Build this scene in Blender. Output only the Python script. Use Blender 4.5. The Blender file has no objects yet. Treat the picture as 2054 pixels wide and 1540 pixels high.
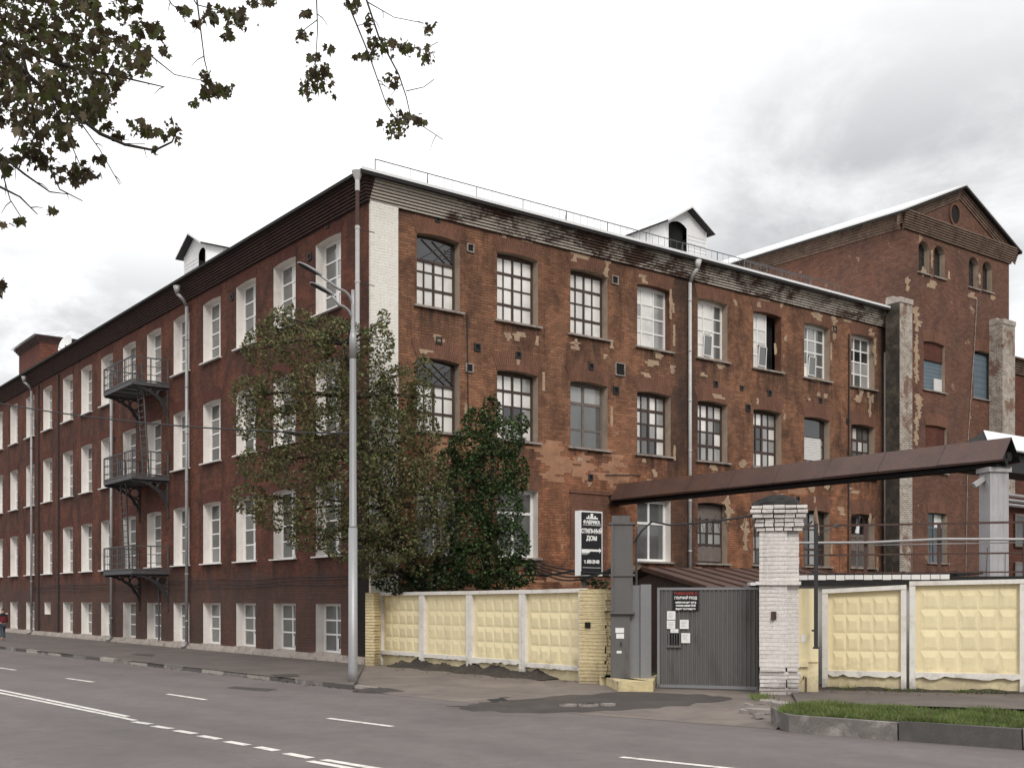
import bpy, bmesh, math, random
import numpy as np
from mathutils import Vector, Matrix, Quaternion
random.seed(7); np.random.seed(7)
SC = bpy.context.scene
COL = SC.collection
F, CX, HY, H = 2272.0, 1027.0, 1202.0, 2.2
V = Vector

def G(px, py, z=0.0):
    d = F*(H-z)/(py-HY); return V(((px-CX)/F*d, d, z))
def P(px, py, d):
    return V(((px-CX)/F*d, d, H-(py-HY)/F*d))
def PL(px, py, o, dr):
    u = (px-CX)/F
    # s*u = ox+t*dx ; s = oy+t*dy
    t = (u*o[1]-o[0])/(dr[0]-u*dr[1]); s = o[1]+t*dr[1]
    return t, H+(HY-py)/F*s

# ---------------------------------------------------------------- materials
def new_mat(name):
    m = bpy.data.materials.new(name); m.use_nodes = True
    nt = m.node_tree; b = nt.nodes['Principled BSDF']
    return m, nt, b
def nd(nt, typ, **kw):
    n = nt.nodes.new(typ)
    for k, v in kw.items():
        if k.startswith('_'): setattr(n, k[1:], v)
    return n
def lk(nt, a, b): nt.links.new(a, b)
def c4(c): return (c[0], c[1], c[2], 1)
def pos(nt): return nt.nodes.new('ShaderNodeNewGeometry').outputs['Position']
def noise(nt, vec, scale, detail=6, rough=.6, stretch=None, dist=0):
    if stretch:
        mp = nt.nodes.new('ShaderNodeMapping'); mp.inputs['Scale'].default_value = stretch
        lk(nt, vec, mp.inputs['Vector']); vec = mp.outputs[0]
    n = nt.nodes.new('ShaderNodeTexNoise'); n.inputs['Scale'].default_value = scale
    n.inputs['Detail'].default_value = detail; n.inputs['Roughness'].default_value = rough
    n.inputs['Distortion'].default_value = dist
    lk(nt, vec, n.inputs['Vector']); return n.outputs['Fac']
def mr(nt, v, a, b, c=0, d=1, smooth=False):
    n = nt.nodes.new('ShaderNodeMapRange')
    if smooth: n.interpolation_type = 'SMOOTHSTEP'
    for i, x in enumerate((a, b, c, d)): n.inputs[i+1].default_value = x
    lk(nt, v, n.inputs[0]); return n.outputs[0]
def ma(nt, op, a, b=None):
    n = nt.nodes.new('ShaderNodeMath'); n.operation = op
    for i, x in enumerate((a, b)):
        if x is None: continue
        if isinstance(x, (int, float)): n.inputs[i].default_value = x
        else: lk(nt, x, n.inputs[i])
    return n.outputs[0]
def mix(nt, fac, a, b, mode='MIX'):
    n = nt.nodes.new('ShaderNodeMix'); n.data_type = 'RGBA'; n.blend_type = mode
    for idx, x in ((0, fac), (6, a), (7, b)):
        if isinstance(x, (int, float)): n.inputs[idx].default_value = x
        elif isinstance(x, tuple): n.inputs[idx].default_value = c4(x)
        else: lk(nt, x, n.inputs[idx])
    return n.outputs[2]
def bump(nt, b, h, strength=.4, dist=.02):
    n = nt.nodes.new('ShaderNodeBump'); n.inputs['Strength'].default_value = strength
    n.inputs['Distance'].default_value = dist
    lk(nt, h, n.inputs['Height']); lk(nt, n.outputs[0], b.inputs['Normal'])
def along(nt, origin, d):
    s = nt.nodes.new('ShaderNodeVectorMath'); s.operation = 'SUBTRACT'; s.inputs[1].default_value = (origin[0], origin[1], 0)
    lk(nt, pos(nt), s.inputs[0])
    n = nt.nodes.new('ShaderNodeVectorMath'); n.operation = 'DOT_PRODUCT'; n.inputs[1].default_value = (d[0], d[1], 0)
    lk(nt, s.outputs[0], n.inputs[0]); return n.outputs['Value']
def posz(nt):
    s = nt.nodes.new('ShaderNodeSeparateXYZ'); lk(nt, pos(nt), s.inputs[0]); return s.outputs[2]

def wmat(name, col, var=.3, scale=2.5, rough=.8, metal=0, bmp=.15, spec=.4, dirt=None, dirt_amt=.5, dscale=1.2, streak=False):
    m, nt, b = new_mat(name); p = pos(nt)
    n1 = noise(nt, p, scale, 8, .65); n2 = noise(nt, p, scale*9, 4, .6)
    st = ma(nt, 'ADD', ma(nt, 'MULTIPLY', n1, .65), ma(nt, 'MULTIPLY', n2, .35))
    c = mix(nt, mr(nt, st, .3, .7), tuple(x*(1-var) for x in col), tuple(min(1, x*(1+var)) for x in col))
    if dirt:
        d = noise(nt, p, dscale, 9, .7, (1, 1, .25) if streak else None, .4)
        c = mix(nt, mr(nt, d, .5, .68, 0, dirt_amt), c, dirt)
    lk(nt, c, b.inputs['Base Color']); b.inputs['Roughness'].default_value = rough
    b.inputs['Metallic'].default_value = metal; b.inputs['Specular IOR Level'].default_value = spec
    if bmp: bump(nt, b, st, bmp, .03)
    return m

def brick_mat(name, c1, c2, mortar, bw=.27, rh=.092, ms=.014, stains=(), patch=None, patch_rng=(.6, .66), dark=(.04, .03, .027),
              dark_rng=(.45, .75, .65), extra=None, bmp=.5, warm=None, rows=True, joint=.9):
    m, nt, b = new_mat(name); p = pos(nt)
    uv = nt.nodes.new('ShaderNodeUVMap'); uv.uv_map = 'UVMap'
    wob = noise(nt, uv.outputs[0], 1.3, 3)
    add = nt.nodes.new('ShaderNodeVectorMath'); add.operation = 'MULTIPLY_ADD'
    cmb = nt.nodes.new('ShaderNodeCombineXYZ'); lk(nt, mr(nt, wob, 0, 1, -.05, .05), cmb.inputs[1])
    ad = nt.nodes.new('ShaderNodeVectorMath'); ad.operation = 'ADD'; lk(nt, uv.outputs[0], ad.inputs[0]); lk(nt, cmb.outputs[0], ad.inputs[1])
    bt = nt.nodes.new('ShaderNodeTexBrick'); lk(nt, ad.outputs[0], bt.inputs['Vector'])
    bt.inputs['Scale'].default_value = 1; bt.inputs['Brick Width'].default_value = bw; bt.inputs['Row Height'].default_value = rh
    bt.inputs['Mortar Size'].default_value = ms; bt.inputs['Mortar Smooth'].default_value = .3; bt.inputs['Bias'].default_value = 0
    bt.inputs['Color1'].default_value = c4(c1); bt.inputs['Color2'].default_value = c4(c2); bt.inputs['Mortar'].default_value = c4(tuple((a_+b_)/2 for a_, b_ in zip(c1, c2)))
    sv_ = nt.nodes.new('ShaderNodeSeparateXYZ'); lk(nt, ad.outputs[0], sv_.inputs[0])
    ln = ma(nt, 'ABSOLUTE', ma(nt, 'SUBTRACT', ma(nt, 'FRACT', ma(nt, 'MULTIPLY', sv_.outputs[1], 1/rh)), .5))
    jn = noise(nt, p, 2.3, 7, .7, (1, 1, 1.6)); jm = noise(nt, p, .7, 5, .6)
    line = ma(nt, 'MULTIPLY', mr(nt, ma(nt, 'ADD', ln, ma(nt, 'MULTIPLY', jn, .16)), .44, .54), mr(nt, jm, .36, .6, .35, 1))
    vj = ma(nt, 'MULTIPLY', bt.outputs['Fac'], mr(nt, jn, .4, .62, .15, .9))
    c = mix(nt, ma(nt, 'MULTIPLY', ma(nt, 'MAXIMUM', line, vj), joint), bt.outputs['Color'], mortar)
    n0 = noise(nt, p, .35, 8, .62)
    if warm:
        c = mix(nt, mr(nt, n0, .42, .62, 0, .75), c, mix(nt, 1.0, c, warm, 'MULTIPLY'))
    n1 = noise(nt, p, 1.1, 10, .68, (1, 1, .55), .5)
    c = mix(nt, mr(nt, n1, dark_rng[0], dark_rng[1], 0, dark_rng[2]), c, dark)
    n2 = noise(nt, p, 14, 5, .7)
    c = mix(nt, mr(nt, n2, .35, .7, 0, .45), c, mix(nt, 1.0, c, (.55, .52, .5), 'MULTIPLY'))
    if patch:
        n3 = noise(nt, p, .9, 10, .72, None, .3)
        c = mix(nt, mr(nt, n3, patch_rng[0], patch_rng[1], 0, .85), c, patch)
    if extra: c = extra(nt, c)
    lk(nt, c, b.inputs['Base Color']); b.inputs['Roughness'].default_value = .9; b.inputs['Specular IOR Level'].default_value = .2
    hh = ma(nt, 'ADD', ma(nt, 'MULTIPLY', ma(nt, 'MAXIMUM', line, vj), -1.0), ma(nt, 'MULTIPLY', n2, .8))
    bump(nt, b, hh, bmp, .02)
    return m

def poly_in(x, y, pl):
    c = False; j = len(pl)-1
    for i in range(len(pl)):
        if (pl[i][1] > y) != (pl[j][1] > y) and x < (pl[j][0]-pl[i][0])*(y-pl[i][1])/(pl[j][1]-pl[i][1])+pl[i][0]: c = not c
        j = i
    return c
# ---------------------------------------------------------------- mesh builder
class MB:
    def __init__(s): s.v = []; s.f = []; s.m = []; s.uv = {}
    def vert(s, p): s.v.append(V(p)); return len(s.v)-1
    def face(s, pts, mi=0, uv=None):
        i = [s.vert(p) for p in pts]; s.f.append(i); s.m.append(mi)
        if uv: s.uv[len(s.f)-1] = uv
    def box(s, x0, x1, y0, y1, z0, z1, mi=0, M=None):
        c = [V((x, y, z)) for z in (z0, z1) for y in (y0, y1) for x in (x0, x1)]
        if M: c = [M @ q for q in c]
        b = len(s.v); s.v += c
        for q in ((0, 2, 3, 1), (4, 5, 7, 6), (0, 1, 5, 4), (2, 6, 7, 3), (0, 4, 6, 2), (1, 3, 7, 5)):
            s.f.append([b+k for k in q]); s.m.append(mi)
    def bar(s, a, b, w, h=None, mi=0, up=None):
        a = V(a); b = V(b); h = h or w; d = (b-a); L = d.length
        if L < 1e-6: return
        d /= L; up = V(up) if up else (V((0, 0, 1)) if abs(d.z) < .95 else V((0, 1, 0)))
        x = d.cross(up).normalized(); y = x.cross(d)
        M = Matrix((( x.x, d.x, y.x, a.x), (x.y, d.y, y.y, a.y), (x.z, d.z, y.z, a.z), (0, 0, 0, 1)))
        s.box(-w/2, w/2, 0, L, -h/2, h/2, mi, M)
    def tube(s, pts, rad, n=6, mi=0, cap=True):
        pts = [V(p) for p in pts]
        if not isinstance(rad, (list, tuple)): rad = [rad]*len(pts)
        rings = []; up = None
        for k, p in enumerate(pts):
            d = (pts[min(k+1, len(pts)-1)]-pts[max(k-1, 0)])
            if d.length < 1e-9: d = V((0, 0, 1))
            d.normalize()
            if up is None: up = V((0, 0, 1)) if abs(d.z) < .9 else V((1, 0, 0))
            x = d.cross(up); 
            if x.length < 1e-4: x = d.cross(V((1, .3, 0)))
            x.normalize(); y = x.cross(d); up = y
            r = []
            for j in range(n):
                a = 2*math.pi*j/n
                r.append(s.vert(p+x*math.cos(a)*rad[k]+y*math.sin(a)*rad[k]))
            rings.append(r)
        for k in range(len(rings)-1):
            for j in range(n):
                s.f.append([rings[k][j], rings[k][(j+1) % n], rings[k+1][(j+1) % n], rings[k+1][j]]); s.m.append(mi)
        if cap:
            s.f.append(rings[0][::-1]); s.m.append(mi); s.f.append(rings[-1]); s.m.append(mi)
    def prism(s, poly, z0, z1, mi=0, M=None):
        """extrude polygon [(x,y)] along z"""
        n = len(poly); b = len(s.v)
        for z in (z0, z1):
            for q in poly:
                w = V((q[0], q[1], z)); s.v.append(M @ w if M else w)
        s.f.append([b+k for k in range(n)][::-1]); s.m.append(mi)
        s.f.append([b+n+k for k in range(n)]); s.m.append(mi)
        for k in range(n):
            s.f.append([b+k, b+(k+1) % n, b+n+(k+1) % n, b+n+k]); s.m.append(mi)
    def slab(s, poly, y0, y1, mi=0):
        """polygon [(x,z)] extruded along y"""
        M = Matrix(((1, 0, 0, 0), (0, 0, 1, 0), (0, 1, 0, 0), (0, 0, 0, 1)))
        s.prism(poly, y0, y1, mi, M)
    def build(s, name, mats, parent=None, loc=(0, 0, 0), rz=0, world=None, smooth=False, recalc=True):
        me = bpy.data.meshes.new(name)
        vs = [tuple(v-V(world)) if world is not None else tuple(v) for v in s.v]
        me.from_pydata(vs, [], s.f)
        if not isinstance(mats, (list, tuple)): mats = [mats]
        for m in mats: me.materials.append(m)
        me.polygons.foreach_set('material_index', s.m)
        if recalc and not s.uv:
            bm = bmesh.new(); bm.from_mesh(me); bmesh.ops.recalc_face_normals(bm, faces=bm.faces); bm.to_mesh(me); bm.free()
        me.update()
        ul = me.uv_layers.new(name='UVMap'); data = np.zeros(len(me.loops)*2, dtype=np.float32)
        for p in me.polygons:
            n = p.normal
            if p.index in s.uv:
                for k, li in enumerate(p.loop_indices): data[2*li:2*li+2] = s.uv[p.index][k]
                continue
            if abs(n.z) > .8: tx = V((1, 0, 0)); ty = V((0, 1, 0))
            else:
                tx = V((-n.y, n.x, 0)).normalized(); ty = V((0, 0, 1))
            for li in p.loop_indices:
                c = me.vertices[me.loops[li].vertex_index].co
                data[2*li] = c.dot(tx); data[2*li+1] = c.dot(ty)
        ul.data.foreach_set('uv', data)
        if smooth: me.polygons.foreach_set('use_smooth', [True]*len(me.polygons))
        o = bpy.data.objects.new(name, me); COL.objects.link(o)
        if parent is not None: o.parent = parent
        o.location = loc; o.rotation_euler = (0, 0, rz)
        return o
def tag(o, label=None, cat=None, group=None, kind=None):
    if label: o['label'] = label
    if cat: o['category'] = cat
    if group: o['group'] = group
    if kind: o['kind'] = kind
    return o
def thing(name, label, cat, loc=(0, 0, 0), rz=0, group=None):
    o = bpy.data.objects.new(name, None); COL.objects.link(o); o.empty_display_size = .3
    o.location = loc; o.rotation_euler = (0, 0, rz); return tag(o, label, cat, group)
def kids(o): return [c for c in COL.objects if c.parent == o]
def copy_tree(o, parent=None):
    c = o.copy(); COL.objects.link(c)
    if parent is not None: c.parent = parent
    for ch in kids(o): copy_tree(ch, c)
    return c
def text_mesh(name, txt, size, mat, parent, loc, rot, align='CENTER', extrude=.004, sx=1.0, bold=0):
    cu = bpy.data.curves.new(name, 'FONT'); cu.body = txt; cu.size = size; cu.align_x = align; cu.extrude = extrude; cu.offset = bold
    cu.resolution_u = 3
    o = bpy.data.objects.new(name+'_tmp', cu); COL.objects.link(o)
    dg = bpy.context.evaluated_depsgraph_get(); dg.update()
    me = bpy.data.meshes.new_from_object(o.evaluated_get(dg)); bpy.data.objects.remove(o)
    me.materials.clear(); me.materials.append(mat)
    for v in me.vertices: v.co.x *= sx
    ob = bpy.data.objects.new(name, me); COL.objects.link(ob); ob.parent = parent; ob.location = loc; ob.rotation_euler = rot
    return ob

# ---------------------------------------------------------------- frame of the place
DL = V((-1736, 2272, 0)).normalized(); DR = V((DL.y, -DL.x, 0))
C = V((-4.62, 36.46, 0))
RF = math.atan2(DR.y, DR.x)            # front frame: local x = DR, local y = DL (inward)
RL = math.atan2(-DL.y, -DL.x)          # left frame: local x = -DL, local y = DR (inward)
FL, FR_ = (C, DL), (C, DR)
def tl(px): return PL(px, 1000, C, DL)[0]
def tf(px): return PL(px, 1000, C, DR)[0]

# colours
M = {}
def sill_streaks(nt, c, u, u0, pitch, wfrac, amt, col=(.045, .03, .025)):
    p = pos(nt); z = posz(nt)
    fz = ma(nt, 'FRACT', ma(nt, 'MULTIPLY', ma(nt, 'SUBTRACT', z, 3.62), 1/4.16)); fu = ma(nt, 'FRACT', ma(nt, 'MULTIPLY', ma(nt, 'SUBTRACT', u, u0), 1/pitch))
    inu = ma(nt, 'MULTIPLY', mr(nt, fu, 0, .03, 0, 1), mr(nt, fu, wfrac, wfrac+.05, 1, 0)); dz = mr(nt, fz, .66, .99, 0, 1, True)
    n = noise(nt, p, 4.5, 6, .7, (1, 1, .12))
    return mix(nt, ma(nt, 'MULTIPLY', ma(nt, 'MULTIPLY', inu, dz), mr(nt, n, .4, .62, 0, amt)), c, col)
def soot(nt, c):
    c = sill_streaks(nt, c, along(nt, C, DR), 1.9, 3.375, .6, .85)
    a = along(nt, C, DR); p = pos(nt)
    n = noise(nt, p, .8, 8, .7, (1, 1, .35), .3)
    for ctr, w0, w1, k in ((14.55, .15, 1.5, 1.0), (28.1, .1, 1.2, .9)):
        d = ma(nt, 'ABSOLUTE', ma(nt, 'SUBTRACT', a, ctr))
        f = ma(nt, 'MULTIPLY', mr(nt, d, w0, w1, 1, 0, True), mr(nt, n, .3, .55, .35, 1))
        c = mix(nt, ma(nt, 'MULTIPLY', f, k*.85), c, (.035, .027, .025))
    # warm, sandier lower storeys
    z = posz(nt)
    lo = ma(nt, 'MULTIPLY', mr(nt, z, 9.5, 6.0, 0, 1, True), mr(nt, noise(nt, p, .5, 6), .35, .6, .1, 1))
    c = mix(nt, ma(nt, 'MULTIPLY', lo, .6), c, mix(nt, 1.0, c, (1.5, 1.22, 1.05), 'MULTIPLY'))
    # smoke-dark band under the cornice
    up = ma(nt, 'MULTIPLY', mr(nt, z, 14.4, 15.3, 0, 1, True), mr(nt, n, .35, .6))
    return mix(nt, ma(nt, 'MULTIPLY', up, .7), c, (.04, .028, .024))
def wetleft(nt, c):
    c = sill_streaks(nt, c, along(nt, C, DL), 1.72, 3.335, .56, .6)
    z = posz(nt); p = pos(nt); t = along(nt, C, DL)
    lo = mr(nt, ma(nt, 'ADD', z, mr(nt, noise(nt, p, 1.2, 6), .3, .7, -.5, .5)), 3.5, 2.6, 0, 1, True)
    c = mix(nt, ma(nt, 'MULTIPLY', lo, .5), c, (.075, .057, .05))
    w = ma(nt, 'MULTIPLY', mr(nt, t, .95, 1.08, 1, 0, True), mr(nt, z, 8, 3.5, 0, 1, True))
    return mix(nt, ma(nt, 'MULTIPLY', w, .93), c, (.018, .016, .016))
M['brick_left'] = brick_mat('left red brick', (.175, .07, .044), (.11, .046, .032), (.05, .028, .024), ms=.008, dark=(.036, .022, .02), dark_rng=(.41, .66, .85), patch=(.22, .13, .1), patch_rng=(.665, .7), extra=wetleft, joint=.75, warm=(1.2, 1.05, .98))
M['brick_front'] = brick_mat('front worn brick', (.3, .152, .09), (.19, .096, .06), (.045, .03, .024), ms=.009, dark=(.04, .024, .019),
                             dark_rng=(.43, .68, .8), patch=(.34, .24, .16), patch_rng=(.635, .67), extra=soot, warm=(1.4, 1.33, 1.25))
M['brick_arch'] = brick_mat('arch brick', (.19, .095, .064), (.235, .115, .076), (.06, .04, .03), bw=.3, rh=.085, ms=.008, dark_rng=(.45, .7, .6), dark=(.06, .034, .026))
M['brick_arch_red'] = brick_mat('red arch brick', (.135, .048, .034), (.1, .035, .026), (.05, .028, .024), bw=.3, rh=.085, ms=.012, dark=(.045, .025, .022))
M['brick_tower'] = brick_mat('tower brick', (.19, .1, .072), (.13, .07, .053), (.045, .032, .026), ms=.009, patch=(.36, .26, .18), patch_rng=(.63, .665), dark=(.05, .033, .027), dark_rng=(.44, .75, .6), warm=(1.35, 1.2, 1.1))
M['brick_far'] = brick_mat('far brick', (.17, .062, .042), (.11, .042, .03), (.05, .03, .025), dark=(.05, .03, .025))
M['brick_white'] = brick_mat('white painted brick', (.84, .82, .76), (.81, .78, .72), (.55, .51, .46), ms=.004, joint=.6, dark=(.5, .45, .38), dark_rng=(.6, .85, .3), rows=True, bmp=.4)
M['brick_pillar'] = brick_mat('whitewashed pillar brick', (.76, .725, .69), (.71, .67, .64), (.3, .25, .22), ms=.006, joint=.5, patch=(.22, .15, .115), patch_rng=(.655, .675), dark=(.35, .31, .29), dark_rng=(.62, .85, .5), bmp=.6)
M['brick_wash'] = brick_mat('peeling whitewash', (.62, .57, .5), (.5, .45, .39), (.14, .09, .07), ms=.03, patch=(.17, .085, .055), patch_rng=(.52, .6), dark=(.12, .09, .07), dark_rng=(.5, .75, .5), bmp=.8)
M['brick_yellow'] = brick_mat('yellow painted brick', (.74, .62, .37), (.70, .58, .34), (.42, .34, .19), ms=.005, joint=.6, dark=(.3, .24, .14), dark_rng=(.58, .85, .5), bmp=1.0)
M['stone_moss'] = wmat('black mossy wall', (.05, .043, .035), .7, 3.5, .95, bmp=.8, dirt=(.2, .17, .13), dirt_amt=.6, dscale=.9)
M['plaster'] = wmat('old beige plaster', (.37, .265, .18), .35, 4, .95, bmp=.3, dirt=(.2, .13, .09), dirt_amt=.6)
M['reveal'] = wmat('beige painted jamb', (.36, .285, .22), .2, 3, .9, dirt=(.16, .12, .09), dirt_amt=.5)
M['reveal_white'] = wmat('white painted jamb', (.74, .70, .66), .07, 1.5, .85, bmp=.05, dirt=(.42, .38, .34), dirt_amt=.4)
M['pvc'] = wmat('white pvc', (.78, .77, .75), .05, 2, .45, bmp=0)
M['wood'] = wmat('brown painted wood', (.055, .035, .028), .4, 5, .75, bmp=.2, dirt=(.13, .1, .085), dirt_amt=.5)
M['wood_grey'] = wmat('weathered grey wood', (.16, .13, .115), .3, 6, .85, bmp=.2)
M['sill'] = wmat('worn sill', (.30, .26, .23), .4, 4, .85, dirt=(.06, .045, .04), dirt_amt=.7, dscale=3)
M['sill_white'] = wmat('white metal sill', (.72, .7, .68), .1, 3, .5, bmp=.03)
def glass(name, col, rough=.12):
    m, nt, b = new_mat(name); p = pos(nt)
    n = noise(nt, p, .9, 4, .55)
    c = mix(nt, mr(nt, n, .3, .7), tuple(x*.72 for x in col), tuple(min(1, x*1.2) for x in col))
    lk(nt, c, b.inputs['Base Color']); b.inputs['Roughness'].default_value = rough; b.inputs['Specular IOR Level'].default_value = .8
    b.inputs['IOR'].default_value = 1.6; b.inputs['Coat Weight'].default_value = .3; b.inputs['Coat Roughness'].default_value = .03
    return m
M['g_bright'] = glass('glass over pale blind', (.74, .72, .68), .25)
M['g_mid'] = glass('glass over grey curtain', (.32, .32, .31), .15)
M['g_grey'] = glass('grey glass', (.11, .112, .11), .08)
M['g_dark'] = glass('dark glass', (.02, .022, .024), .06)
GL = [M['g_bright'], M['g_mid'], M['g_grey'], M['g_dark'], M['wood_grey']]
def cornice_paint(nt_name, bright):
    m, nt, b = new_mat(nt_name); p = pos(nt); a = along(nt, C, DR)
    n1 = noise(nt, p, .7, 9, .7, (1, 1, 2.2), .6); n2 = noise(nt, p, 9, 6, .7)
    c = mix(nt, n2, (.05, .03, .025), (.13, .065, .045))
    near = mr(nt, a, 1.9, 3.2, .5, 0)
    w = ma(nt, 'ADD', ma(nt, 'ADD', n1, ma(nt, 'MULTIPLY', n2, .35)), near)
    c = mix(nt, mr(nt, w, .6, .74, 0, bright), c, mix(nt, n2, (.42, .37, .31), (.72, .68, .6)))
    lk(nt, c, b.inputs['Base Color']); b.inputs['Roughness'].default_value = .9; bump(nt, b, n2, .5, .03)
    return m
M['cornice_front'] = cornice_paint('peeling white cornice', .85)
M['cornice_left'] = wmat('soot brown cornice brick', (.06, .032, .026), .4, 4, .9, bmp=.4, dirt=(.03, .02, .018), dirt_amt=.7)
M['cornice_tower'] = wmat('worn tower cornice', (.17, .115, .085), .45, 3, .9, bmp=.4, dirt=(.05, .034, .028), dirt_amt=.8)
M['zinc'] = wmat('bright zinc sheet', (.62, .63, .64), .12, 1.5, .38, metal=.6, bmp=.03)
M['zinc_white'] = wmat('white coated sheet', (.74, .74, .74), .07, 1.5, .45, bmp=.02)
M['pipe_grey'] = wmat('grey painted downpipe', (.33, .32, .32), .2, 3, .5, metal=.3, bmp=.05)
M['pipe_white'] = wmat('pale downpipe', (.5, .49, .48), .2, 3, .6, metal=.1, bmp=.03)
M['iron_dark'] = wmat('dark painted iron', (.035, .034, .036), .3, 6, .6, metal=.2, bmp=.1)
M['iron_grey'] = wmat('grey painted iron', (.085, .083, .085), .3, 6, .6, metal=.2, bmp=.1)
M['rust'] = wmat('brown rusty iron', (.075, .042, .034), .4, 7, .8, bmp=.2)
M['black'] = wmat('black void', (.008, .008, .008), .2, 2, .9, bmp=0)
M['tar'] = wmat('black bitumen', (.02, .019, .019), .4, 4, .9, bmp=.4)  # bitumen, and the dark strips that stand in for eaves and cornice shadow
M['brown_sheet'] = wmat('brown coated sheet', (.085, .048, .039), .3, 1.1, .5, bmp=.12, dirt=(.13, .06, .035), dirt_amt=.6, dscale=1.6)
M['plinth'] = wmat('pale limestone plinth', (.40, .35, .31), .3, 3, .9, bmp=.4, dirt=(.14, .11, .1), dirt_amt=.7, dscale=2.5)
M['grey_paint'] = wmat('grey painted steel', (.112, .107, .103), .1, 1.2, .55, bmp=.02, dirt=(.07, .055, .045), dirt_amt=.75, dscale=2.2, streak=True)
M['grey_light'] = wmat('light grey painted steel', (.2, .2, .205), .1, 1.5, .5, bmp=.02)
M['lamp_metal'] = wmat('galvanised pole', (.33, .33, .335), .1, 2, .45, metal=.4, bmp=.02)
M['concrete_yellow'] = wmat('yellow painted concrete', (.77, .665, .42), .08, 1.6, .85, bmp=.08, dirt=(.62, .52, .33), dirt_amt=.4, streak=True)
def grime(m, zt, col):
    nt = m.node_tree; b = nt.nodes['Principled BSDF']; src = b.inputs['Base Color'].links[0].from_socket; p = pos(nt)
    n = noise(nt, p, 2.5, 9, .72); lo = mr(nt, ma(nt, 'ADD', posz(nt), mr(nt, n, .3, .7, -.35, .35)), zt, .1, 0, .6, True)
    c = mix(nt, lo, src, col); st = noise(nt, p, 3.2, 8, .7, (1, 1, .1)); hi = ma(nt, 'MULTIPLY', mr(nt, posz(nt), 1.2, 2.5, 0, 1), mr(nt, st, .55, .7, 0, .35))
    lk(nt, mix(nt, hi, c, tuple(x*.9 for x in col)), b.inputs['Base Color'])
grime(M['concrete_yellow'], .75, (.27, .22, .14)); grime(M['brick_yellow'], .7, (.25, .2, .13))
M['concrete_frame'] = wmat('whitewashed concrete', (.7, .67, .62), .1, 4, .85, bmp=.2, dirt=(.42, .36, .28), dirt_amt=.5, dscale=3)
grime(M['concrete_frame'], .5, (.25, .22, .18)); grime(M['brick_pillar'], .55, (.25, .22, .2))
M['concrete'] = wmat('pale concrete', (.40, .385, .39), .13, 3, .9, bmp=.2, dirt=(.2, .18, .17), dirt_amt=.5, streak=True)
M['paper'] = wmat('white paper', (.75, .74, .72), .04, 10, .7, bmp=0)
M['ink'] = wmat('grey ink', (.3, .29, .28), .1, 10, .8, bmp=0)
M['sign_black'] = wmat('black sign face', (.008, .008, .009), .1, 3, .35, bmp=0)
M['sign_white'] = wmat('white lettering', (.82, .81, .78), .02, 3, .5, bmp=0)
M['sign_red'] = wmat('red lettering', (.28, .04, .03), .05, 3, .5, bmp=0)
M['bark'] = wmat('dark bark', (.035, .028, .023), .4, 12, .95, bmp=.6)
M['rubble'] = wmat('broken concrete', (.27, .24, .22), .3, 6, .95, bmp=.4)
M['blue_board'] = wmat('blue grey boards', (.12, .16, .19), .2, 2, .7, bmp=.05)
M['shutter_white'] = wmat('white boards', (.62, .6, .58), .1, 3, .8, bmp=.05)

# ================================================================ THE FACTORY BUILDING
factory = thing('factory_building', 'long four storey red brick factory on the corner with white left windows and peeling front', 'building', C)

def arc_pts(x0, x1, zt, rise, n=8):
    """points of a segmental arch from left to right, springing at zt-rise, crown zt"""
    if rise < .001: return [(x0, zt), (x1, zt)]
    w = (x1-x0)/2; R = (w*w+rise*rise)/(2*rise); xc = (x0+x1)/2; zc = zt-R
    a = math.asin(w/R); return [(xc+R*math.sin(-a+2*a*k/n), zc+R*math.cos(-a+2*a*k/n)) for k in range(n+1)]

def wall_sheet(mb, x0, x1, z0, z1, ops, mi=0, y=0.0):
    xs = sorted({x0, x1, *[o[0] for o in ops], *[o[1] for o in ops]}); zs = sorted({z0, z1, *[o[2] for o in ops], *[o[3] for o in ops]})
    for i in range(len(xs)-1):
        run = None
        for j in range(len(zs)-1):
            cx, cz = (xs[i]+xs[i+1])/2, (zs[j]+zs[j+1])/2
            hole = any(o[0] < cx < o[1] and o[2] < cz < o[3] for o in ops)
            if hole:
                if run is not None: mb.face([(xs[i], y, run), (xs[i+1], y, run), (xs[i+1], y, zs[j]), (xs[i], y, zs[j])], mi); run = None
            elif run is None: run = zs[j]
        if run is not None: mb.face([(xs[i], y, run), (xs[i+1], y, run), (xs[i+1], y, z1), (xs[i], y, z1)], mi)
    for o in ops:
        r = o[4]
        if r > .001:
            a = arc_pts(o[0], o[1], o[3], r); h = len(a)//2
            mb.face([(o[0], y, o[3])]+[(p[0], y, p[1]) for p in a[:h+1]], mi)
            mb.face([(o[1], y, o[3])]+[(p[0], y, p[1]) for p in a[h:]][::-1], mi)

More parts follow.
